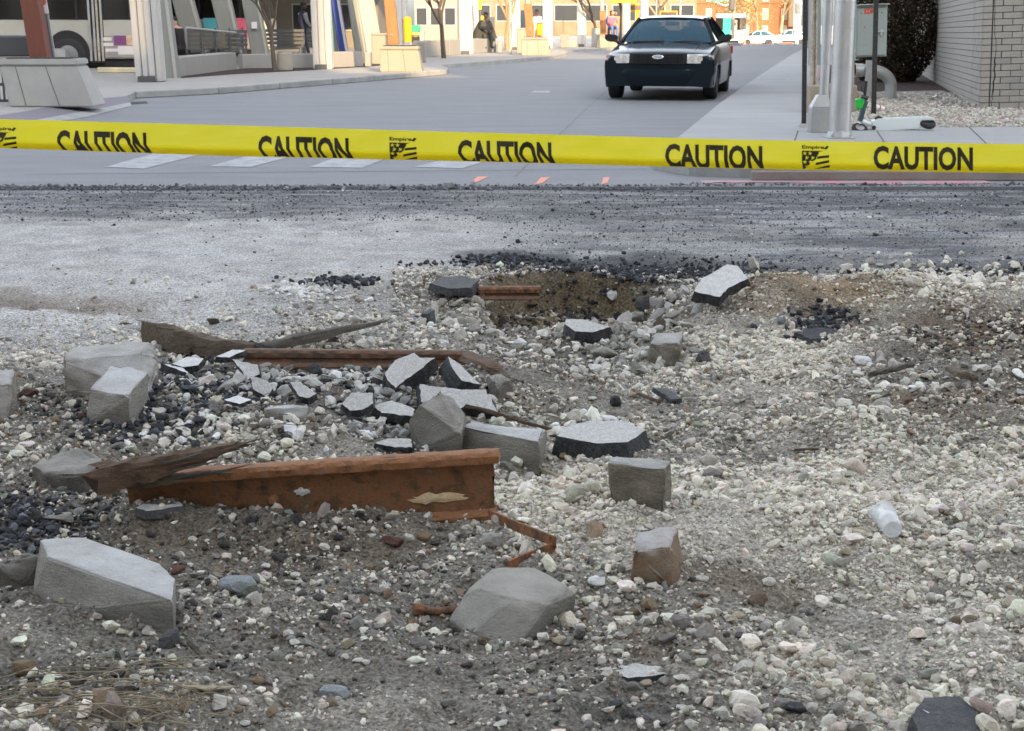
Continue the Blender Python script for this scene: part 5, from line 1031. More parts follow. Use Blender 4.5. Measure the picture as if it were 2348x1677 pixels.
        for s_ in (-1, 1):
            b = MB(); b.box((s_ * .38, yb - 1.15, 1.12), (.5, .18, .35)); b.box((s_ * .38, yb - 1.18, 1.34), (.27, .11, .16)); b.build('front_seat', M_int, c, bevel=.05, seg=3)
        b = MB(); b.box((0, yt - .12, zt - .10), (.26, .03, .075)); b.tube([(0, yt - .1, zt - .06), (0, yt, zt - .02)], .012, 6); b.build('rear_view_mirror', M_trim, c, bevel=.012)
        b = MB(); b.tube([(.40, yb - .52, 1.06 ), (.40, yb - .50, 1.07)], .19, 20); b.box((0, yb - .32, 1.01), (1.5, .5, .06)); b.build('dashboard', M_int, c)
        b = MB(); b.box((0, -hl + 1.5, 1.08), (1.35, .2, .25)); b.build('rear_seat', M_int, c, bevel=.05, seg=2)
        b = MB(); b.tube([(s_x, hl - .45 - k * .25, .93 + k * .017) for s_x, k in ((.60, 0), (.61, 1), (.62, 2), (.63, 3), (.62, 4))], .004, 4); b.build('bonnet_seam', M_trim, c); b = MB(); b.tube([(-s_x, hl - .45 - k * .25, .93 + k * .017) for s_x, k in ((.60, 0), (.61, 1), (.62, 2), (.63, 3), (.62, 4))], .004, 4); b.build('bonnet_seam', M_trim, c)
    return c
RD = math.atan2(ray(1885, 42).x, ray(1885, 42).y)              # heading of the street
def kerbdir(a): return a
p = G(1546, 226); fwd = math.pi - RD - 0.01
cr = sedan('parked_sedan', 'dark green-black sedan facing the camera on the empty road', (p.x + math.sin(RD) * 2.2 - .02, p.y + math.cos(RD) * 1.75, 0), fwd, M_cblk); cr.scale = (1.09, 1.03, 1.06); cr.location.x -= .27
def face(px, py, Yp): return D(px, py, Yp)
def at(px, py, z=0): return G(px, py, z)
# two far cars broadside
p = D(1738, 104, 160); s1 = sedan('parked_sedan', 'silver sedan parked across the far end of the road', (p.x, 160, p.z), R(93), M_csil, L=4.7, full=False)
p = D(1812, 103.5, 162); s1 = sedan('parked_car', 'pale car with dark sills right of the silver sedan', (p.x, 162, p.z), R(88), M_cwht, L=4.6, H=1.6, full=False)
b = MB(); b.box((0, 0, .38), (2.05, 2.0, .22)); b.build('dark_sill', M_trim, s1)
# ---------------------------------------------------------------- buses
M_bus = mat('white_bus_panel', (.44, .425, .38), .4, col2=(.36, .35, .31), scale=1, amt=.2); M_busn = mat('navy_bus_band', (.02, .035, .09), .4); M_dk = mat('dark_bus_glass', (.012, .010, .009), .06, spec=.8); M_pur = mat('purple_advert', (.17, .05, .16), .6); M_adg = mat('advert_grey', (.28, .26, .26), .6); M_adp = mat('advert_pale', (.62, .58, .56), .6); M_tan = mat('advert_tan', (.50, .30, .18), .6, col2=(.65, .5, .38), scale=3); M_teal = mat('teal_bus_panel', (.03, .30, .22), .4); M_ledor = mat('amber_led_sign', (.9, .25, .02), .5, emit=((1, .30, .04), 1.5))
def bus(name, label, loc, rz, L=12, doors=(0,), front_led=False, band=M_busn, parts=True):
    """side faces -Y, front towards +X"""
    c = thing(name, label, 'bus', loc, rz); W = 2.55
    b = MB(); b.box((0, W / 2, .32 + .62), (L, W, 1.10)); b.build('lower_body', M_bus, c, bevel=.05, seg=2)
    b = MB(); b.box((0, W / 2, 2.1), (L - .02, W - .03, 1.24)); b.build('window_band', M_dk, c, bevel=.03)
    b = MB(); b.box((0, W / 2, 2.93), (L, W, .42)); b.build('roof_band', band, c, bevel=.08, seg=2)
    b = MB(); b.box((0, W / 2, .27), (L - .6, W - .3, .2)); b.build('underbody', M_trim, c)
    for x in (-L / 2 + 2.6, L / 2 - 2.4):
        b = MB(); b.loft([[(x + r_ * math.cos(a), dy, .52 + r_ * 1.08 * math.sin(a)) for a in np.linspace(-.35, math.pi + .35, 22)] for r_, dy in ((.62, -.012), (.62, .02))]); b.build('wheel_arch', M_trim, c)
        b = MB(); b.loft([[(x + r_ * math.cos(a), dy, .49 + r_ * math.sin(a)) for a in np.linspace(0, 2 * math.pi, 26, endpoint=False)] for dy, r_ in ((.2, .48), (-.02, .48), (-.04, .44), (-.03, .28))]); w1 = b.build('wheel', M_rub, c, smooth=True)
        b = MB(); b.tube([(x, -.03, .49), (x, -.05, .49)], [.28, .12], 18); b.build('rim', M_rim, w1)
    for x in np.arange(-L / 2 + 1.4, L / 2 - .3, 1.5): b = MB(); b.box((x, -.002, 2.1), (.06, .02, 1.2)); b.build('window_post', M_trim, c)
    for x in doors:
        b = MB(); b.box((x, -.012, 1.42), (1.15, .03, 2.3)); d = b.build('door', M_dk, c, bevel=.01)
        for dx in (-.50, -.06, .06, .50): b = MB(); b.box((x + dx, -.035, 1.42), (.035, .02, 2.2)); b.build('door_post', M_galv if dx < 0 else M_ivory, d)
    if front_led: b = MB(); b.box((L / 2 + .01, W / 2, 2.9), (.02, 1.6, .22)); b.build('destination_sign', M_ledor, c)
    return c
pb = at(206, 157); bu1 = bus('city_bus', 'white city bus with dark windows and a purple advert panel behind the planter', (0, 0, 0), R(4), L=14, doors=())
# place the bus so that its wheel arch sits at photo column 157
Yb = 43.5; xw = D(157, 120, Yb).x; bu1.location = (xw - (7 - 2.4), Yb - .3, 0)
k0 = -4.4
def bx(px): return (D(px, 120, Yb).x - bu1.location.x)
b = MB(); xd = bx(223); b.box((xd, -.012, 1.42), (bx(240) - bx(206), .03, 2.3)); d = b.build('door', M_dk, bu1, bevel=.01)
for px, m_ in ((209, M_galvD), (219, M_galvD), (227, M_ivory), (236, M_galvD)): b = MB(); b.box((bx(px), -.035, 1.40), (.06, .03, 2.15)); b.build('door_post', m_, d)
za = lambda py: D(250, py, Yb).z
xa, xb_ = bx(234), bx(330); b = MB(); b.box(((xa + xb_) / 2, -.008, (za(82) + za(127)) / 2), (xb_ - xa, .02, za(82) - za(127))); ad = b.build('advert_panel', M_adg, bu1)
for (x0, x1, y0, y1, m_) in ((262, 290, 82, 104, M_pur), (290, 330, 82, 104, M_tan), (270, 330, 106, 126, M_adp), (236, 257, 86, 94, M_adp), (238, 260, 99, 106, M_adp), (242, 270, 112, 119, M_adp)):
    b = MB(); b.box(((bx(x0) + bx(x1)) / 2, -.024, (za(y0) + za(y1)) / 2), (bx(x1) - bx(x0), .012, za(y0) - za(y1))); b.build('advert_block', m_, ad)
b = MB(); b.box((bx(160), -.3, .33), (.5, .5, .5)); o = b.build('wheel_stop', M_galvD, None, bevel=.04); o.location = (bu1.location.x, bu1.location.y - .5, 0.12); tag(o, 'grey rounded block in front of the bus wheel', 'block')
b = MB(); b.box((0, 0, .07), (1.05, .2, .14)); o = b.build('parking_kerb', mat('yellowed_concrete', (.55, .48, .33), .9), None, bevel=.02); o.location = (D(270, 155, 40).x, 40, .12); tag(o, 'yellowish low kerb block on the ground in front of the bus door', 'kerb block')
bu2 = bus('city_bus', 'dark windowed bus seen between the slanting canopy fins', (D(215, 100, 56).x + 0, 56, 0), R(4), L=13, doors=(2,))
for x0, x1, m_ in ((.0, .9, mat('cyan_poster', (.10, .45, .52), .6)), (1.0, 1.6, mat('pink_poster', (.65, .12, .20), .6))): b = MB(); b.box((D(468, 100, 56).x - bu2.location.x + (x0 + x1) / 2, -.3, 1.15), (x1 - x0, .03, .75)); b.build('side_poster', m_, bu2)
q_ = D(1697, 103, 158); p = Vector((q_.x + .2 * 5.5, 158 + 5.5, q_.z)); bu3 = bus('city_bus', 'white and teal bus beyond the dark sedan at the far end of the road', (p.x, p.y, p.z), R(78), L=11, doors=(), band=mat('lavender_roof', (.42, .42, .62), .5))
b = MB(); b.box((-5.52, 1.35, 1.75), (.03, .85, 1.9)); b.build('poster', M_teal, bu3); b = MB(); b.box((-5.52, .55, 1.55), (.03, .45, 1.9)); b.build('poster', M_tan, bu3); b = MB(); b.box((-5.52, .55, 2.1), (.035, .3, .35)); b.build('poster_face', M_brown, bu3)
# ---------------------------------------------------------------- planters, columns, walls
M_plc = mat('cast_concrete', (.39, .385, .37), .85, col2=(.32, .315, .30), scale=1.5, amt=.2, bump=.3, bscale=40)
M_plw = mat('warm_cast_concrete', (.31, .28, .225), .85, col2=(.27, .245, .20), scale=1.5, amt=.2, bump=.3, bscale=40)
M_wpost = mat('orange_timber_post', (.42, .18, .07), .8, col2=(.30, .12, .05), scale=4, amt=.3, bump=.4, stretch=(6, 6, 1)); M_wpost2 = mat('red_brown_timber_post', (.19, .065, .04), .8, col2=(.14, .05, .035), scale=4, amt=.3, bump=.4, stretch=(6, 6, 1))
M_ybin = mat('yellow_bollard_paint', (.80, .42, .01), .45); M_wpl = mat('white_steel', (.38, .37, .34), .5); M_bpost = mat('blue_steel', (.015, .035, .19), .5)
def planter(label, px0, px1, pyb, wt, hpx, m, lip=True, depth=.9, seam=True, z=ZL, skew=0.0):
    p0, p1 = at(px0, pyb, z), at(px1, pyb, z); W0 = p1.x - p0.x; s = sc(p0); o = thing('planter', label, 'planter', ((p0.x + p1.x) / 2, p0.y + depth / 2, z)); W1 = wt * s; H = hpx * s
    b = MB(); b.frus(0, H * .86, (W0, depth), (W1 * 1.03, depth * .8), c1=(skew, 0)); b.build('tapered_body', m, o, bevel=.02, seg=2)
    b = MB(); b.frus(H * .862, H, (W1 * 1.06, depth * .84), (W1 * 1.05, depth * .82), c=(skew, 0)); b.build('rim', m, o, bevel=.02, seg=2)
    for u in ((-.30, .10) if W0 > 1 else (.1,)):
        b = MB(); b.add([(u * W0 - .006, -depth / 2 - .003, 0.02), (u * W0 + .006, -depth / 2 - .003, 0.02), (skew + u * W1 + .006, -depth * .4 - .004, H * .85), (skew + u * W1 - .006, -depth * .4 - .004, H * .85)], [(0, 1, 2, 3)]); b.build('mould_seam', M_joint, o)
    b = MB(); b.box((skew, 0, H - .01), (W1 * .86, depth * .66, .05)); b.build('soil', M_mulch, o); return o
planter('large pale concrete planter with flared sides at the left edge', 22, 214, 246, 172, 108, M_plc, skew=-.20, depth=.8)
planter('sunlit concrete planter with an orange timber post, nearest of the row', 872, 968, 166, 86, 58, M_plw, skew=-.06)
planter('sunlit planter in the middle of the row, beyond the second pavement corner', 1196, 1261, 128, 60, 41, M_plw, skew=-.04)
planter('farthest pale planter, left of the dark sedan mirror', 1369, 1415, 110, 43, 29, M_plw)
def wpost(label, px, py, w_, top, m=M_wpost, lean=.06, z0=.8, bin_=None, pole=0, z=ZL):
    p = at(px, py, z); p.y += .45; s = sc(p); o = thing('timber_post', label, 'post', (p.x, p.y, z)); o.rotation_euler = (0, -lean, 0)
    b = MB(); b.box((0, 0, (z0 + top) / 2), (w_ * s, .28, top - z0)); b.build('post', m, o, bevel=.012)
    for k in range(2): b = MB(); b.tube([(-w_ * s * .1, -.145, z0 + .25 + k * (top - z0 - .5)), (-w_ * s * .1, -.165, z0 + .25 + k * (top - z0 - .5))], .03, 8); b.build('bolt', M_chr, o)
    if pole: b = MB(); b.tube([(0, .05, top - .02), (0, .05, 6)], pole * s, 12); b.build('light_pole', M_wpl, o, smooth=True)
    return o
wpost('broad red brown timber post rising behind the big planter', 92, 240, 40, 5.0, M_wpost2, lean=.095, z0=.2)
wpost('orange timber post standing in the nearest sunlit planter', 907, 166, 24, 2.20, lean=.085, z0=.72, pole=10)
wpost('orange timber post standing in the middle planter', 1220, 128, 18, 1.95, lean=.085, z0=.72, pole=6)
wpost('orange timber post standing in the farthest planter', 1387, 110, 13, 1.75, lean=.07, z0=.65, pole=5)
for lab, px, py, w_, z0, z1 in (('yellow cylinder on the nearest sunlit planter, right of its post', 933, 166, 19, .80, 1.42), ('yellow cylinder on the middle planter', 1237, 128, 14, .78, 1.20)):
    p = at(px, py, ZL); s = sc(p); o = thing('yellow_cylinder', lab, 'bollard', (p.x, p.y + .45, ZL + z0 - .02)); b = MB(); b.tube([(0, 0, 0), (0, 0, z1 - z0)], w_ / 2 * s, 20); b.build('drum', M_ybin, o, smooth=True, bevel=.01); b = MB(); b.tube([(0, 0, z1 - z0), (0, 0, z1 - z0 + .04)], w_ / 2 * s * .8, 20); b.build('lid', M_trim if px > 1000 else M_ybin, o)
# sign post left
p = at(110, 240, ZL); sp_ = thing('sign_post', 'blue grey channel post with a small white parking sign', 'sign', (p.x, p.y + .7, ZL)); sp_.rotation_euler = (0, -.10, 0); s = sc(p)
for dx, m_ in ((-.035, M_galvD), (0, mat('blue_grey_steel', (.13, .18, .26), .5, .3)), (.035, M_galvD)): b = MB(); b.box((dx, .01 * (dx == 0), 2), (.034, .03, 4)); b.build('channel', m_, sp_)
zz = D(90, 31, p.y + .7).z - ZL; b = MB(); b.box((0, -.03, zz + .32), (19 * s, .01, .64)); sg = b.build('sign_plate', mat('white_sign_sheet', (.66, .64, .66), .5), sp_, bevel=.003); 
for k, w_ in ((0, .09), (1, .07), (2, .1)): b = MB(); b.box((0, -.038, zz + .42 + .06 * k), (w_, .004, .03)); b.build('red_marking', mat('faded_red_print', (.5, .12, .13), .6), sg)
b = MB(); b.tube([(0, -.036, zz + .2), (0, -.04, zz + .2)], .06, 18); b.build('red_marking', mat('faded_red_print', (.5, .12, .13), .6), sg)
# dark bench unit at the far left
p = at(20, 236, ZL); s = sc(p); o = thing('slatted_bench', 'dark grey slatted bench cut by the left edge behind the planter', 'bench', (p.x, p.y + .6, ZL)); M_dg = mat('dark_grey_metal', (.07, .075, .08), .5)
b = MB(); b.box((-.12, .3, .94), (.95, .5, .36)); b.build('back_box', M_dg, o, bevel=.03)
for k in range(7): b = MB(); b.box((-.42 + k * .09, -.35, .32), (.035, .04, .62)); b.build('slat', M_dg, o, bevel=.004)
for z in (.02, .30, .62): b = MB(); b.box((-.2, -.35, z), (.75, .03, .05)); b.build('rail', M_dg, o)
# columns
M_col = mat('white_fluted_column', (.47, .465, .45), .6, col2=(.42, .415, .40), scale=2, amt=.2); M_fin = mat('grey_canopy_fin', (.24, .245, .23), .7, col2=(.20, .21, .195), scale=1.2, amt=.2, stretch=(3, 3, .6))
def column(label, px, py, w_, lean=.03, flutes=3, h=5.6, foot=True, m=M_col, depth=.4):
    p = at(px, py, ZL); s = sc(p); o = thing('canopy_column', label, 'column', (p.x, p.y, ZL)); o.rotation_euler = (0, -lean, 0); W = w_ * s
    for k in range(flutes): b = MB(); b.box((-W / 2 + W * (k + .5) / flutes, (k % 2) * .03, h / 2), (W / flutes - .012, depth, h)); b.build('fluted_panel', m, o, bevel=.02, seg=2)
    b = MB(); b.box((0, .06, h / 2), (W * .96, depth * .8, h - .02)); b.build('core', M_fin, o)
    if foot: b = MB(); b.box((-W * .08, -depth / 2 - .02, .07), (W * .62, .10, .14)); b.build('foot_plate', M_dg, o)
    return o
column('widest white fluted column at the left', 347, 188, 62, .03, 4)
column('white column just right of the walking man, lit low down', 742, 159, 44, .015, 3)
column('white column behind the bare tree in the middle distance', 1070, 125, 30, .015, 2)
column('white column with a dark foot plate left of the middle planter', 1180, 115, 26, .01, 2)
column('grey white column right of the middle planter', 1256, 112, 23, .008, 2)
column('slim white column left of the farthest planter', 1334, 108, 20, .015, 2)
column('slim white column right of the farthest planter', 1436, 108, 17, .015, 2)
column('slim white column close to the sedan windscreen', 1476, 107, 16, .015, 2)
column('pale column rising behind the nearest planter', 926, 140, 23, .015, 2)
column('pale far column right of the bare tree', 1093, 118, 13, .02, 1)
def fin(label, xt, xb, w_, py, Yd, m=M_fin):
    p0, p1 = D(xt, 0, Yd), D(xb, py, Yd); s = Yd / FPX; o = thing('canopy_fin', label, 'column', (p1.x, Yd, p1.z - .3)); d = (p0 - p1).normalized(); b = MB(); W = w_ * s
    b.loft([[Vector((-W / 2, -.25, 0)), Vector((W / 2, -.25, 0)), Vector((W / 2, .25, 0)), Vector((-W / 2, .25, 0))], [Vector((-W / 2, -.25, 0)) + d * 5.6, Vector((W / 2, -.25, 0)) + d * 5.6, Vector((W / 2, .25, 0)) + d * 5.6, Vector((-W / 2, .25, 0)) + d * 5.6]]); b.build('slab', m, o, bevel=.03)
    b = MB(); b.loft([[Vector((x_, y_, 0)) + d * t for x_, y_ in ((W / 2 - .05, -.27), (W / 2 + .015, -.27), (W / 2 + .015, -.2), (W / 2 - .05, -.2))] for t in (0, 5.6)]); b.build('edge_trim', M_wpl, o); return o
fin('grey slanting fin against the right of the widest column', 375, 398, 28, 182, 36.6)
fin('slanting grey fin second from the widest column', 425, 452, 44, 100, 46.4)
fin('slanting fin with a bright sunlit lower half', 512, 535, 40, 100, 47)
fin('slanting fin carrying a small white notice', 578, 600, 36, 122, 48)
fin('pale slanting fin right of the blue post', 842, 868, 36, 145, 50, M_plc)
fin('greenish fin behind the blue glass door', 812, 830, 24, 118, 53)
fin('beige fin left of the blue post', 768, 776, 12, 118, 48, M_plw)
p = D(583, 58, 47.6); b = MB(); b.box((0, 0, 0), (.17, .01, .2)); nb = b.build('notice', mat('white_sign_sheet', (.66, .64, .66), .5)); nb.location = p; tag(nb, 'small white notice fixed to a slanting fin', 'notice')
fin('dark blue steel post between the column and the glass door', 772, 792, 18, 120, 47, M_bpost)
p = at(808, 128, ZL); o = thing('glass_door', 'blue tinted glass door beyond the blue post', 'door', (p.x, 50, ZL)); b = MB(); b.box((0, 0, 1.4), (.55, .03, 2.0)); b.build('pane', mat('blue_glass', (.05, .20, .26), .1, spec=.8), o); b = MB(); b.box((.30, 0, 1.4), (.05, .06, 2.1)); b.box((-.30, 0, 1.4), (.05, .06, 2.1)); b.box((0, 0, 2.45), (.65, .06, .08)); b.build('frame', M_dg, o)
# seat walls
M_sw = mat('seat_wall_concrete', (.30, .295, .28), .85, col2=(.25, .245, .235), scale=1.3, amt=.2, bump=.3, stretch=(1, 1, .3))
def seatwall(label, x0, x1, yt, yb, d=.5, yb1=None, m=M_sw, name='seat_wall', cat='low wall'):
    a, c = at(x0, yb, ZL), at(x1, yb1 or yb, ZL); s = sc(a); H = (yb - yt) * s; o = thing(name, label, cat, a); t = (c - a); L_ = t.length; x = t.normalized(); y = Vector((-x.y, x.x, 0)); M3 = Matrix((x, y, Vector((0, 0, 1)))).transposed()
    n = max(1, round(L_ / 1.6))
    for k in range(n): b = MB(); b.box(x * L_ * (k + .5) / n + y * d / 2 + Vector((0, 0, H / 2)), (L_ / n - .015, d, H), M=M3); b.build('wall_block', m, o, bevel=.015)
    return o
seatwall('long low wall with a glass balustrade right of the widest column', 414, 543, 133, 177, yb1=160)
seatwall('low grey wall left of the bare tree trunk', 556, 628, 126, 158, yb1=157)
seatwall('low wall under the walking man', 668, 722, 125, 157, yb1=156)
seatwall('bright sunlit low wall right of the white column', 762, 834, 121, 156, yb1=153)
seatwall('short return of the sunlit low wall', 836, 850, 121, 153)
seatwall('grey low wall behind the second bare tree', 976, 1056, 95, 132, yb1=126)
seatwall('sunlit low wall where the crouched figure sits', 1086, 1138, 91, 123, yb1=120)
seatwall('low concrete block right of the crouched figure', 1140, 1152, 95, 121)
seatwall('low grey wall left of the slim column', 1296, 1324, 92, 109)
b = MB(); p = at(650, 164, ZL); s = sc(p); o = thing('waste_bin', 'pale sunlit waste bin beside the bare tree', 'bin', (p.x, p.y + .3, ZL)); b.tube([(0, 0, 0), (0, 0, 42 * s)], 18 * s, 20); b.build('drum', M_plw, o, smooth=True, bevel=.03); b = MB(); b.tube([(0, 0, 42 * s), (0, 0, 44 * s)], 16 * s, 20); b.build('lid', M_sw, o)
p = at(868, 148, ZL); s = sc(p); o = thing('stone_pillar', 'square beige pillar left of the nearest sunlit planter', 'pillar', (p.x, p.y + .3, ZL)); b = MB(); b.box((0, 0, 33 * s), (32 * s, .4, 66 * s)); b.build('shaft', M_plw, o, bevel=.02); b = MB(); b.box((0, 0, 67.5 * s), (36 * s, .45, 4 * s)); b.build('cap', M_plw, o, bevel=.01)
p = at(1196, 124, ZL); s = sc(p); o = thing('stone_pillar', 'square beige pillar left of the middle planter', 'pillar', (p.x, p.y + 1, ZL)); b = MB(); b.box((0, 0, 28 * s), (22 * s, .4, 55 * s)); b.build('shaft', M_plw, o, bevel=.02); b = MB(); b.box((0, 0, 56 * s), (25 * s, .45, 3 * s)); b.build('cap', M_plw, o, bevel=.01)
p = at(1368, 109, ZL); s = sc(p); o = thing('stone_pillar', 'square pillar left of the farthest planter', 'pillar', (p.x, p.y + 1, ZL)); b = MB(); b.box((0, 0, 20 * s), (18 * s, .4, 40 * s)); b.build('shaft', M_plc, o, bevel=.02); b = MB(); b.box((0, 0, 41 * s), (20 * s, .45, 2.5 * s)); b.build('cap', M_plc, o, bevel=.01)
for lab, px, py, w_, hpx in (('pierced metal bin behind the nearest sunlit planter', 966, 144, 20, 48), ('basket bin left of the slim column in the distance', 1294, 110, 20, 30)):
    p = at(px, py, ZL); s = sc(p); o = thing('litter_bin', lab, 'bin', (p.x, p.y + .2, ZL)); b = MB(); b.box((0, 0, hpx * s / 2), (w_ * s * .9, .4, hpx * s * .96)); b.build('liner', M_plw, o)
    for k in range(5): b = MB(); b.box((0, -.21, hpx * s * (k + .5) / 5), (w_ * s, .02, hpx * s * .08)); b.build('band', M_sw, o)
    for k in range(4): b = MB(); b.box((-w_ * s / 2 + w_ * s * (k + .5) / 4, -.225, hpx * s / 2), (w_ * s * .06, .02, hpx * s)); b.build('bar', M_sw, o)
# glass balustrade with benches behind
a, c = at(416, 160, ZL), at(547, 152, ZL); o = thing('glass_balustrade', 'smoked glass balustrade on the long low wall', 'balustrade', (a.x, a.y + .9, ZL)); s = sc(a); t = (c - a); M_smk = mat('smoked_glass', (.10, .09, .08), .15, alpha=.75, spec=.7)
for k in range(4):
    u0, u1 = k / 4, (k + 1) / 4; b = MB(); P0 = t * u0; P1 = t * u1; b.add([(P0.x + .02, P0.y, .52), (P1.x - .02, P1.y, .52), (P1.x - .02, P1.y, 1.1 - .05 * k), (P0.x + .02, P0.y, 1.12 - .05 * k)], [(0, 1, 2, 3)]); b.build('pane', M_smk, o)
    b = MB(); b.tube([(P1.x, P1.y, .4), (P1.x, P1.y, 1.12)], .03, 6); b.build('baluster', M_dg, o)
b = MB(); b.tube([(0, 0, 1.14), (t.x, t.y, .95)], .035, 8); b.build('handrail', M_galvD, o)
for i, (px, py, Yd, w_) in enumerate(((470, 118, 45.3, 1.1), (524, 118, 45.8, 1.1), (640, 112, 49, 1.6), (716, 112, 53, .6))):
    p = D(px, py, Yd); o = thing('slatted_bench', ['dark slatted bench behind the left part of the glass balustrade', 'dark slatted bench behind the right part of the glass balustrade', 'slatted bench behind the bare tree', 'slatted bench behind the walking man'][i], 'bench', (p.x, Yd, ZL))
    for k in range(4): b = MB(); b.box((0, .2, .62 + k * .13), (w_, .03, .09)); b.build('back_slat', M_dg, o)
    for k in range(3): b = MB(); b.box((0, -.15 + k * .13, .50), (w_, .11, .03)); b.build('seat_slat', M_dg, o)
    for sx in (-.45, .45): b = MB(); b.box((sx * w_, 0, .25), (.05, .4, .5)); b.box((sx * w_, .22, .75), (.05, .04, .6)); b.build('leg', M_dg, o)
# canopy roof (above the frame, but it shades the buses)
b = MB(); b.box((-14, 60, 5.75), (17, 40, .3), M=Matrix.Rotation(-R(13), 3, 'Z')); o = b.build('canopy_roof', M_fin); tag(o, 'long grey canopy roof carried by the columns above the buses', 'canopy')
# glazed station building behind the left canopy
M_sb = mat('station_wall', (.22, .195, .155), .8, col2=(.17, .155, .125), scale=.5); M_wg = mat('window_glass', (.05, .055, .06), .06, spec=.9)
def facade(name, label, x0, x1, Yd, H, m, rows, cols, ww, wh, z0, pitch, mg=M_wg, depth=10, frame=None, cat='building', sill=None, rz=0):
    o = thing(name, label, cat, ((x0 + x1) / 2, Yd, 0), rz); W = x1 - x0; b = MB(); b.box((0, depth / 2, H / 2), (W, depth, H)); b.build('wall', m, o)
    for r_ in range(rows):
        for k in range(cols):
            x = -W / 2 + W * (k + .5) / cols; z = z0 + pitch * r_
            b = MB(); b.box((x, -.02, z + wh / 2), (ww, .06, wh)); f = b.build('window', frame or M_wpl, o); b = MB(); b.box((x, -.055, z + wh / 2), (ww - .14, .02, wh - .14)); b.build('pane', mg, f)
            if sill: b = MB(); b.box((x, -.06, z - .06), (ww + .2, .14, .1)); b.build('sill', sill, f)
    return o
facade('station_building', 'beige station building behind the left canopy and buses', -34, -6.5, 74, 7, M_sb, 2, 12, 1.5, 1.3, .9, 2.4)
M_stone2 = mat('tan_block_stone', (.26, .19, .115), .85, col2=(.17, .125, .075), scale=1.2, amt=.3, bump=.4)
facade('stone_office_building', 'tan stone office building with dark ribbon windows behind the far columns', -4, 15.5, 128, 14, M_stone2, 4, 8, 2.0, 1.4, 1.2, 2.9, depth=14)
M_obr = mat('orange_brick', (.26, .08, .028), .85, col2=(.19, .06, .024), scale=2.2, amt=.2, bump=.2, stretch=(.4, 1, 3))
ob = facade('brick_apartment_block', 'orange brick apartment block filling the far end of the road', D(1560, 50, 260).x, D(1819, 50, 260).x, 260, 26, M_obr, 8, 6, 1.0, 1.75, 1.4, 2.85, mg=mat('pale_window_glass', (.20, .22, .17), .2), frame=mat('cream_frame', (.50, .42, .30), .7), sill=M_plw, depth=16)
ob.location.z = -6; ob.location.z += 3
for x in (-3.2, 3.2): b = MB(); b.box((x, -.10, 13), (.5, .2, 26)); b.build('pilaster', M_obr, ob)
b = MB(); b.box((0, -.12, 7.0), (19.5, .24, .3)); b.build('string_course', M_obr, ob)
facade('cream_building', 'cream building sliver right of the orange apartment block', D(1820, 50, 255).x, D(1836, 50, 255).x, 255, 22, mat('cream_render', (.62, .52, .30), .8), 5, 1, 1.3, 2.0, 2, 4.2, depth=14)
facade('left_backdrop_building', 'dim building seen through the windows of the nearest bus shelter', -60, -34, 80, 9, M_sb, 2, 8, 1.6, 1.4, 1, 2.6)
facade('row_of_shops', 'low pale shop row in the gap behind the second bare tree', -6.4, -3.6, 100, 9, mat('pale_render', (.26, .235, .19), .8), 2, 3, .8, 1.2, 1, 2.8)
q_ = Vector((20.5, 75, 0)); rb_ = facade('reflected_brick_block', 'dark brick building added along the right side of the street for the sedan to reflect', -30, 30, 0, 11, mat('dark_brown_brick', (.16, .10, .075), .9, col2=(.11, .07, .055), scale=3), 2, 10, 1.8, 1.8, 1.4, 4, depth=14)  # added so the sedan's flank reflects a dark wall
rb_.matrix_world = Matrix.Translation((q_.x, q_.y, 0)) @ Matrix.Rotation(math.pi / 2 * 3 - RD, 4, 'Z') @ Matrix.Translation((0, 0, 0))
# ---------------------------------------------------------------- trees
def tree(name, label, px, py, h, seed, m=M_bark, spread=.55, depth=5, z=ZL, leaves=None, n0=5, r0=.07, Y=None):
    p = at(px, py, z) if Y is None else D(px, py, Y); o = thing(name, label, 'tree', (p.x, p.y, z if Y is None else p.z)); rr = random.Random(seed); tk = MB(); cr_ = MB(); tips = []
    def grow(q, d, L_, r, lv):
        pts = [q]; dd = d.copy()
        for i in range(3): dd = (dd + Vector((rr.gauss(0, .12), rr.gauss(0, .12), rr.gauss(.04, .06)))).normalized(); pts.append(pts[-1] + dd * L_ / 3)
        (tk if lv == 0 else cr_).tube(pts, [r, r * .88, r * .78, r * .66], 8 if lv < 2 else 4, cap=False)
        if lv >= depth: tips.append(pts[-1]); return
        for k in range(n0 if lv == 0 else rr.choice((2, 3))):
            ax = dd.orthogonal().normalized(); ax.rotate(Quaternion(dd, rr.uniform(0, 6.28))); nd = dd.copy(); nd.rotate(Quaternion(ax, rr.uniform(.25, .5 + spread * .6))); nd.z += .08
            grow(pts[-1] if rr.random() < .6 else pts[2], nd.normalized(), L_ * rr.uniform(.62, .85), r * .58, lv + 1)
    grow(Vector((0, 0, -.05)), Vector((rr.gauss(0, .03), rr.gauss(0, .03), 1)).normalized(), h * .32, r0, 0)
    tk.build('trunk', m, o, smooth=True); cr_.build('crown', m, o)
    if leaves:
        T_ = np.array([t[:] for t in tips]); leaf_cloud('leaves', o, leaves[0], lambda r, n: T_[r.integers(0, len(T_), n)] + r.normal(0, leaves[2], (n, 3)), leaves[1], leaves[3], seed)
    return o
tree('bare_tree', 'bare young tree rising beside the pale waste bin', 631, 165, 4.6, 3, M_bark, .45, 5)
tree('bare_tree', 'bare tree with fine twigs behind the nearest sunlit planter', 1018, 134, 5.6, 12, M_bark, .7, 6, r0=.09)
tree('bare_tree', 'slim bare tree left of the white column with a foot plate', 1163, 116, 6, 21, M_barkY, .5, 5, r0=.10)
tree('bare_tree', 'small bare tree standing in the far pavement left of the farthest planter', 1368, 108, 5.5, 33, M_bark, .7, 5, r0=.09)
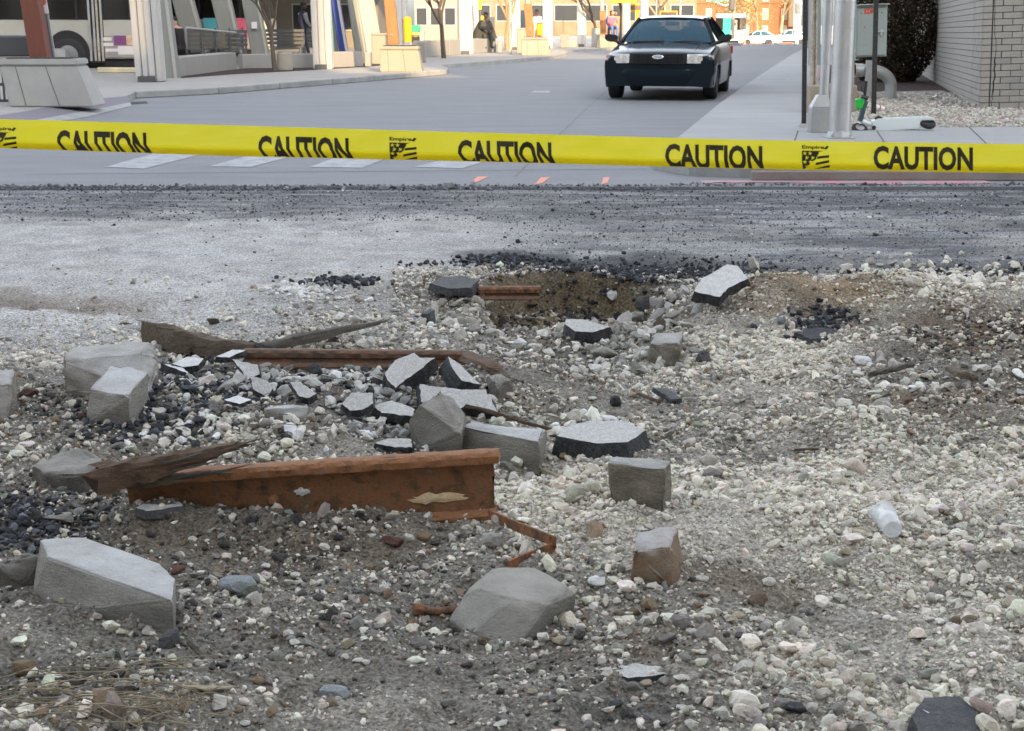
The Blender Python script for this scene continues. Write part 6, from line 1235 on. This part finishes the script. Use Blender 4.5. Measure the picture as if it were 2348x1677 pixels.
tree('bare_tree', 'bare sapling between the sedan and the farthest planter', 1420, 107, 5.5, 41, M_bark, .7, 5, r0=.09)
M_gold = mat('golden_leaf', (.30, .19, .06), .8); M_gold2 = mat('olive_gold_leaf', (.20, .16, .05), .8)
tree('golden_tree', 'golden twiggy tree in front of the orange apartment block', 1735, 98, 11, 5, M_barkY, .8, 6, z=0, leaves=(9000, .10, .8, [M_gold, M_gold2]), r0=.2, Y=175)
tree('golden_tree', 'smaller golden shrubby tree right beside the white and teal bus', 1702, 98, 6, 9, M_barkY, .9, 6, z=0, leaves=(5000, .10, .6, [M_gold, M_gold2]), r0=.14, Y=168)
tree('bare_tree', 'tall bare tree in front of the right part of the orange apartment block', 1790, 98, 15, 77, M_barkY, .8, 6, z=0, r0=.2, Y=180)
tree('bare_tree', 'bare street tree before the tan stone building', 1500, 98, 9, 61, M_barkY, .8, 6, z=0, r0=.15, Y=112)
# ---------------------------------------------------------------- far signs, signals, cone
M_ysg = mat('yellow_sign_frame', (.85, .45, .015), .5); M_sgf = mat('brown_sign_face', (.16, .10, .06), .5)
for lab, xc, y0, y1, w_, Yd in (('yellow framed message sign at the top edge, left of the sedan', 1430, -22, 7, 58, 70), ('yellow framed message sign just left of the sedan roof', 1460, 10, 27, 38, 78), ('yellow framed message sign peeping over the sedan roof', 1533, 26, 40, 40, 88), ('small yellow message sign at the top above the nearest timber pole', 1170, -14, -2, 30, 60)):
    p0 = D(xc, y1, Yd); s = Yd / FPX; o = thing('message_sign', lab, 'sign', (p0.x, Yd, ZL)); H = (y1 - y0) * s; zc_ = p0.z - ZL; W = w_ * s
    b = MB(); b.box((0, 0, zc_ + H / 2), (W, .12, H)); b.build('sign_box', M_ysg, o, bevel=.02); b = MB(); b.box((0, -.065, zc_ + H / 2), (W * .86, .02, H * .62)); b.build('display', M_sgf, o); b = MB(); b.tube([(0, .0, 0), (0, 0, zc_)], .06, 8); b.build('pole', M_ysg if xc == 1460 else M_wpl, o)
for lab, px, w_, Yd in (('slim white pole left of the sedan roof', 1485, 4.5, 84), ('white pole above the sedan roof', 1560, 5, 92), ('slim cream pole at the top right of the sedan roof', 1505, 3, 90)):
    q = D(px, 60, Yd); o = thing('white_pole', lab, 'pole', (q.x, Yd, 0)); b = MB(); b.tube([(0, 0, 0), (-.08, 0, 8)], w_ / 2 * Yd / FPX, 10); b.build('shaft', M_wpl, o, smooth=True)
Yd = 112; p0 = D(1681, 60, Yd); o = thing('traffic_signal', 'signal pole with a long mast arm and a green street sign at the far junction', 'traffic light', (p0.x, Yd, 0)); s = Yd / FPX
b = MB(); b.tube([(0, 0, 0), (0, 0, 8)], .11, 12); b.build('pole', M_plw, o, smooth=True); q1 = D(1662, 14, Yd); q0 = D(1600, -12, Yd); b = MB(); b.tube([Vector((q1.x - p0.x, 0, q1.z)), Vector((q0.x - p0.x, 0, q0.z))], .07, 8); b.tube([Vector((q1.x - p0.x, 0, q1.z)), Vector((0, 0, q1.z + .2))], .09, 8); b.build('mast_arm', M_wpl, o, smooth=True)
q1 = D(1648, -1, Yd); b = MB(); b.box((q1.x - p0.x, -.1, q1.z), (40 * s, .04, 7 * s)); b.build('street_name_plate', mat('green_sign_sheet', (.05, .42, .25), .5), o)
b = MB(); b.box((-.15, -.15, D(1678, 8, Yd).z), (.35, .3, 1.0)); b.build('signal_head', M_dg, o, bevel=.03)
p = D(1706, 106, 155); o = thing('traffic_cone', 'orange traffic cone in front of the far silver sedan', 'cone', p); b = MB(); b.tube([(0, 0, .04), (0, 0, .85)], [.22, .05], 14); b.build('cone_body', M_or, o, smooth=True); b = MB(); b.box((0, 0, .02), (.5, .5, .04)); b.build('cone_base', M_or, o); b = MB(); b.tube([(0, 0, .5), (0, 0, .65)], [.135, .105], 14); b.build('reflective_band', M_wpl, o)
p = at(1854, 112); o = thing('brown_pole', 'dark brown pole in the distance left of the slim cabinet', 'pole', (p.x, p.y, 0)); b = MB(); b.tube([(0, 0, 0), (0, 0, 7)], .17, 10); b.build('shaft', M_brown, o); b = MB(); b.tube([(0, 0, 0), (0, 0, .4)], .28, 12); b.build('collar', M_plw, o)
# kiosk glass with green poster and sign clutter between the far columns
for i, (px, py, w_, h_, Yd, m_, lab, nm) in enumerate(((953, 66, 22, 15, 72, M_teal, 'green panel over an amber bus sign behind the nearest planter', 'bus_front'), (1107, 55, 14, 35, 80, M_ybin, 'tall yellow information board behind the crouched figure', 'information_board'), (1128, 56, 12, 32, 82, M_dg, 'dark information board beside the yellow one', 'information_board'), (1200, 45, 12, 40, 80, mat('navy_board', (.02, .06, .10), .4), 'navy glass board behind the middle planter post', 'information_board'), (1096, 10, 16, 24, 78, M_ybin, 'bright yellow board at the top behind the far pale column', 'information_board'))):
    q = D(px, py, Yd); s = Yd / FPX; o = thing(nm, lab, 'bus' if nm == 'bus_front' else 'board', (q.x, Yd, 0)); b = MB(); b.box((0, 0, q.z), (w_ * s, .08, h_ * s)); b.build('panel', m_, o, bevel=.02)
    b = MB(); b.box((-w_ * s * .3, .06, q.z / 2), (.08, .06, q.z)); b.box((w_ * s * .3, .06, q.z / 2), (.08, .06, q.z)); b.build('support', M_dg, o)
    if i == 0: b = MB(); b.box((0, -.05, q.z - 11 * s), (16 * s, .04, 5 * s)); b.build('amber_sign', M_ledor, o); b = MB(); b.box((0, .6, q.z - 16 * s), (36 * s, 1, 26 * s)); b.build('bus_body', M_bus, o, bevel=.05); b = MB(); b.box((0, -.0, q.z - 22 * s), (18 * s, .3, 8 * s)); b.build('dark_grille', M_trim, o)
# ---------------------------------------------------------------- people
M_skD = mat('dark_skin', (.10, .055, .04), .6); M_skL = mat('light_skin', (.50, .30, .22), .6); M_hair = mat('dark_hair', (.015, .012, .01), .8)
def cloth(n, c): return mat(n, c, .9)
def skin_mesh(name, joints, edges, radii, mats, fmat, parent, root=0):
    me = bpy.data.meshes.new(name); me.from_pydata([tuple(j) for j in joints], edges, []); o = bpy.data.objects.new(name, me); COL.objects.link(o)
    md = o.modifiers.new('k', 'SKIN'); sv = me.skin_vertices[0].data
    for i, r in enumerate(radii): sv[i].radius = (r, r) if not hasattr(r, '__len__') else r; sv[i].use_root = (i == root)
    m2 = o.modifiers.new('s', 'SUBSURF'); m2.levels = 1; m2.render_levels = 1
    dg = bpy.context.evaluated_depsgraph_get(); dg.update(); nm = bpy.data.meshes.new_from_object(o.evaluated_get(dg)); bpy.data.objects.remove(o)
    for m_ in mats: nm.materials.append(m_)
    for p in nm.polygons: p.use_smooth = True; p.material_index = fmat(p.center)
    n = bpy.data.objects.new(name, nm); COL.objects.link(n); n.parent = parent; return n
def person(label, loc, rz, top, bottom, skin, pose='stand', hair=M_hair, hat=None, scale=1.0, group=None, bag=None):
    o = thing('person', label, 'person', loc, rz, group); o.scale = (scale,) * 3
    if pose in ('stand', 'walk'):
        st = .22 if pose == 'walk' else .08
        J = {'pel': (0, 0, .95), 'wai': (0, .01, 1.10), 'che': (0, 0, 1.32), 'nek': (0, 0, 1.48), 'hed': (0, .015, 1.56), 'shL': (-.19, 0, 1.42), 'shR': (.19, 0, 1.42), 'elL': (-.25, .02, 1.14), 'elR': (.24, .06, 1.14), 'wrL': (-.22, .12, .93), 'wrR': (.16, .20, 1.00), 'hiL': (-.10, 0, .90), 'hiR': (.10, 0, .90), 'knL': (-.11, st * .6, .50), 'knR': (.11, -st * .2, .50), 'anL': (-.12, st, .09), 'anR': (.12, -st, .09), 'toL': (-.13, st + .17, .04), 'toR': (.13, -st + .17, .04)}
        hip = .92
    else:
        J = {'pel': (0, 0, .50), 'wai': (0, .03, .66), 'che': (0, .08, .88), 'nek': (0, .12, 1.02), 'hed': (0, .16, 1.09), 'shL': (-.18, .08, .97), 'shR': (.18, .08, .97), 'elL': (-.24, .20, .74), 'elR': (.24, .20, .74), 'wrL': (-.12, .38, .66), 'wrR': (.12, .38, .66), 'hiL': (-.10, .02, .48), 'hiR': (.10, .02, .48), 'knL': (-.13, .44, .52), 'knR': (.13, .44, .52), 'anL': (-.13, .42, .10), 'anR': (.13, .42, .10), 'toL': (-.14, .60, .04), 'toR': (.14, .60, .04)}
        hip = .56
    K = list(J); E = [('pel', 'wai'), ('wai', 'che'), ('che', 'nek'), ('nek', 'hed'), ('che', 'shL'), ('che', 'shR'), ('shL', 'elL'), ('shR', 'elR'), ('elL', 'wrL'), ('elR', 'wrR'), ('pel', 'hiL'), ('pel', 'hiR'), ('hiL', 'knL'), ('hiR', 'knR'), ('knL', 'anL'), ('knR', 'anR'), ('anL', 'toL'), ('anR', 'toR')]
    Rr = dict(pel=(.15, .12), wai=(.145, .11), che=(.165, .12), nek=.055, hed=.06, shL=.075, shR=.075, elL=.05, elR=.05, wrL=.036, wrR=.036, hiL=.095, hiR=.095, knL=.068, knR=.068, anL=.055, anR=.055, toL=.045, toR=.045)
    nz = J['nek'][2] - .03
    def fm(c):
        if c.z > nz: return 2
        if c.z < .10: return 3
        if pose == 'sit' and c.y > .30 and c.z < .60: return 1
        if c.z < hip and not (abs(c.x) > .155 and c.z > .55 and pose != 'sit'): return 1
        return 0
    skin_mesh('body', [J[k] for k in K], [(K.index(a), K.index(c)) for a, c in E], [Rr[k] for k in K], [top, bottom, skin, M_trim], fm, o)
    H = Vector(J['hed']) + Vector((0, .02, .09)); v, f = ico(3); u = v.copy(); u[:, 0] *= .078; u[:, 1] *= .098; u[:, 2] *= .118
    lo = v[:, 2] < -.1; u[lo, 0] *= 1 - .28 * np.clip(-v[lo, 2], 0, 1); fr = (v[:, 1] > .75) & (np.abs(v[:, 2]) < .28) & (np.abs(v[:, 0]) < .22); u[fr, 1] += .022; u[:, 1] += .012 * (v[:, 1] < 0)
    b = MB(); b.add([Vector(q) + H for q in u], [tuple(q) for q in f]); hd_ = b.build('head', skin, o, smooth=True)
    b = MB()
    for sx in (-1, 1): b.tube([H + Vector((sx * .030, .083, .012)), H + Vector((sx * .030, .094, .012))], .011, 8)
    b.build('eyes', M_hair, hd_); b = MB(); b.box(H + Vector((0, .088, -.055)), (.045, .012, .010)); b.build('mouth', mat('lip', (.25, .09, .08), .6), hd_)
    for sx in (-1, 1): b = MB(); b.box(H + Vector((sx * .078, 0, -.005)), (.014, .03, .05)); b.build('ear', skin, hd_, bevel=.005)
    if hair:
        k = [q for q in f if all(v[i][2] > .18 + .35 * v[i][1] for i in q)]; b = MB(); b.add([Vector(q) * 1.0 + H + Vector((0, -.006, .008)) + Vector(q).normalized() * .010 for q in u], [tuple(q) for q in k]); b.build('hair', hair, hd_, smooth=True)
    if hat: b = MB(); b.loft([[H + Vector((r_ * math.cos(a), r_ * 1.15 * math.sin(a), z)) for a in np.linspace(0, 6.283, 18, endpoint=False)] for z, r_ in ((.03, .09), (.09, .086), (.125, .05), (.135, .01))]); b.build('cap', hat, hd_, smooth=True)
    for sx, wk, ek in ((-1, 'wrL', 'elL'), (1, 'wrR', 'elR')):
        wv = Vector(J[wk]); d = (wv - Vector(J[ek])).normalized(); s_ = d.orthogonal().normalized(); t = d.cross(s_); b = MB(); b.tube([wv - d * .01, wv + d * .045, wv + d * .085], [.028, .036, .030], 8)
        for k in range(4): q = wv + d * .08 + s_ * (.018 * (k - 1.5)); L_ = (.062, .072, .068, .052)[k]; b.tube([q, q + d * L_ * .5 + t * .004, q + d * L_ * .8 + t * .022], [.009, .0085, .006], 6)
        b.tube([wv + d * .03 + s_ * .03, wv + d * .06 + s_ * .055 + t * .01, wv + d * .085 + s_ * .05 + t * .025], [.011, .010, .007], 6); b.build('hand', skin, o, smooth=True)
    if bag: b = MB(); b.box((-.26, 0, .85), (.12, .3, .35)); b.build('bag', bag, o, bevel=.03)
    return o
p = D(697, 130, 51); pr = person('man in a navy sleeveless vest over grey sleeves walking to the right', (p.x, 51, .22), R(-62), cloth('navy_vest_cloth', (.02, .022, .06)), cloth('blue_grey_trousers', (.05, .075, .12)), M_skD, 'walk', hat=cloth('navy_cap_cloth', (.015, .015, .02)), scale=1.03)
# grey sleeves are a child of the man
for s_, pts in ((-1, ((-.19, 0, 1.42), (-.25, .02, 1.14), (-.22, .11, .95))), (1, ((.19, 0, 1.42), (.24, .06, 1.14), (.165, .19, 1.01)))): b = MB(); b.tube(pts, [.082, .060, .046], 10); b.build('sleeve', cloth('grey_sleeve_cloth', (.30, .30, .33)), pr, smooth=True)
p = D(416, 120, 45); pr = person('person in a black top with a red face turned left behind the glass balustrade', (p.x, 45, .12), R(70), cloth('black_top', (.012, .012, .015)), cloth('dark_trousers', (.03, .03, .04)), M_skL, 'sit', scale=1.12)
p = at(1110, 121, ZL); pr = person('hooded figure in dark clothes crouching on the sunlit low wall', (p.x, p.y + .35, ZL + .14), R(200), cloth('black_hood_cloth', (.014, .014, .013)), cloth('olive_trousers', (.05, .05, .035)), M_skD, 'sit', hair=None, hat=cloth('black_hood_cloth', (.014, .014, .013)), scale=1.15)
b = MB(); b.loft([[(r_ * math.cos(a) * 1.35, .02 + r_ * math.sin(a), z) for a in np.linspace(0, 6.283, 16, endpoint=False)] for z, r_ in ((.38, .36), (.62, .30), (.90, .20), (1.02, .12))]); b.build('blanket', cloth('dark_blanket', (.045, .045, .04)), pr, smooth=True)
for lab, px, py, rz, tc_, bc, sk, ps in (('person in a white and pink shirt behind the middle planter', 1232, 117, 40, (.75, .62, .60), (.30, .04, .05), M_skD, 'stand'), ('small figure in white bending beside the middle planter', 1262, 112, 90, (.75, .68, .55), (.12, .10, .14), M_skL, 'stand'),
        ('seated person in a maroon and lilac top on the farthest planter', 1402, 109, 200, (.34, .14, .22), (.10, .18, .42), M_skL, 'sit'), ('tall orange figure standing beyond the farthest planter', 1412, 103, 180, (.62, .28, .10), (.22, .12, .06), M_skL, 'stand'),
        ('dark person with a blue scarf standing beyond the farthest planter', 1401, 103, 180, (.05, .05, .22), (.03, .03, .04), M_skD, 'stand'), ('person with maroon hair and white clothes near the brown pole far right', 1829, 105, 150, (.75, .72, .70), (.70, .68, .55), M_skL, 'stand')):
    p = at(px, py, ZL) if px < 1700 else D(px, py, 150); zz = .45 if ps == 'sit' else 0
    person(lab, (p.x, p.y + .4, p.z + zz), R(rz), cloth('cloth_%d' % int(tc_[0] * 99 + px), tc_), cloth('cloth_b%d' % int(bc[0] * 99 + px), bc), sk, ps, hair=M_brown if px == 1829 else M_hair, scale=1.0)
# ---------------------------------------------------------------- added stepped block behind the viewpoint, slotted to shape shade and sun strips
M_off = mat('grey_render', (.40, .39, .37), .85, col2=(.34, .33, .31), scale=.4)
ow = thing('shade_building', 'unseen stepped building mass behind the viewpoint, slotted to shape shade and sun strips', 'building', (0, -22, 0))
for x0, x1, H in ((-70, 9.15, 44), (9.15, 9.9, 24.6), (9.9, 12.7, 44), (12.7, 13.15, 28), (13.15, 13.45, 44), (13.45, 13.8, 26.4), (13.8, 15.0, 42), (15.0, 19, 26.2), (19, 31.5, 33.7), (31.5, 42, 40), (42, 100, 48.6)):
    b = MB(); b.box(((x0 + x1) / 2, -1, H / 2), (x1 - x0 - .004, 2, H)); wg = b.build('shade_step', M_off, ow)
    for r_ in range(int(H // 5)):
        for k in range(int((x1 - x0) // 5)): b = MB(); b.box((x0 + (k + .5) * 5 + .3, .03, 2.2 + r_ * 4), (2.2, .1, 1.8)); b.build('window', M_wg, wg)
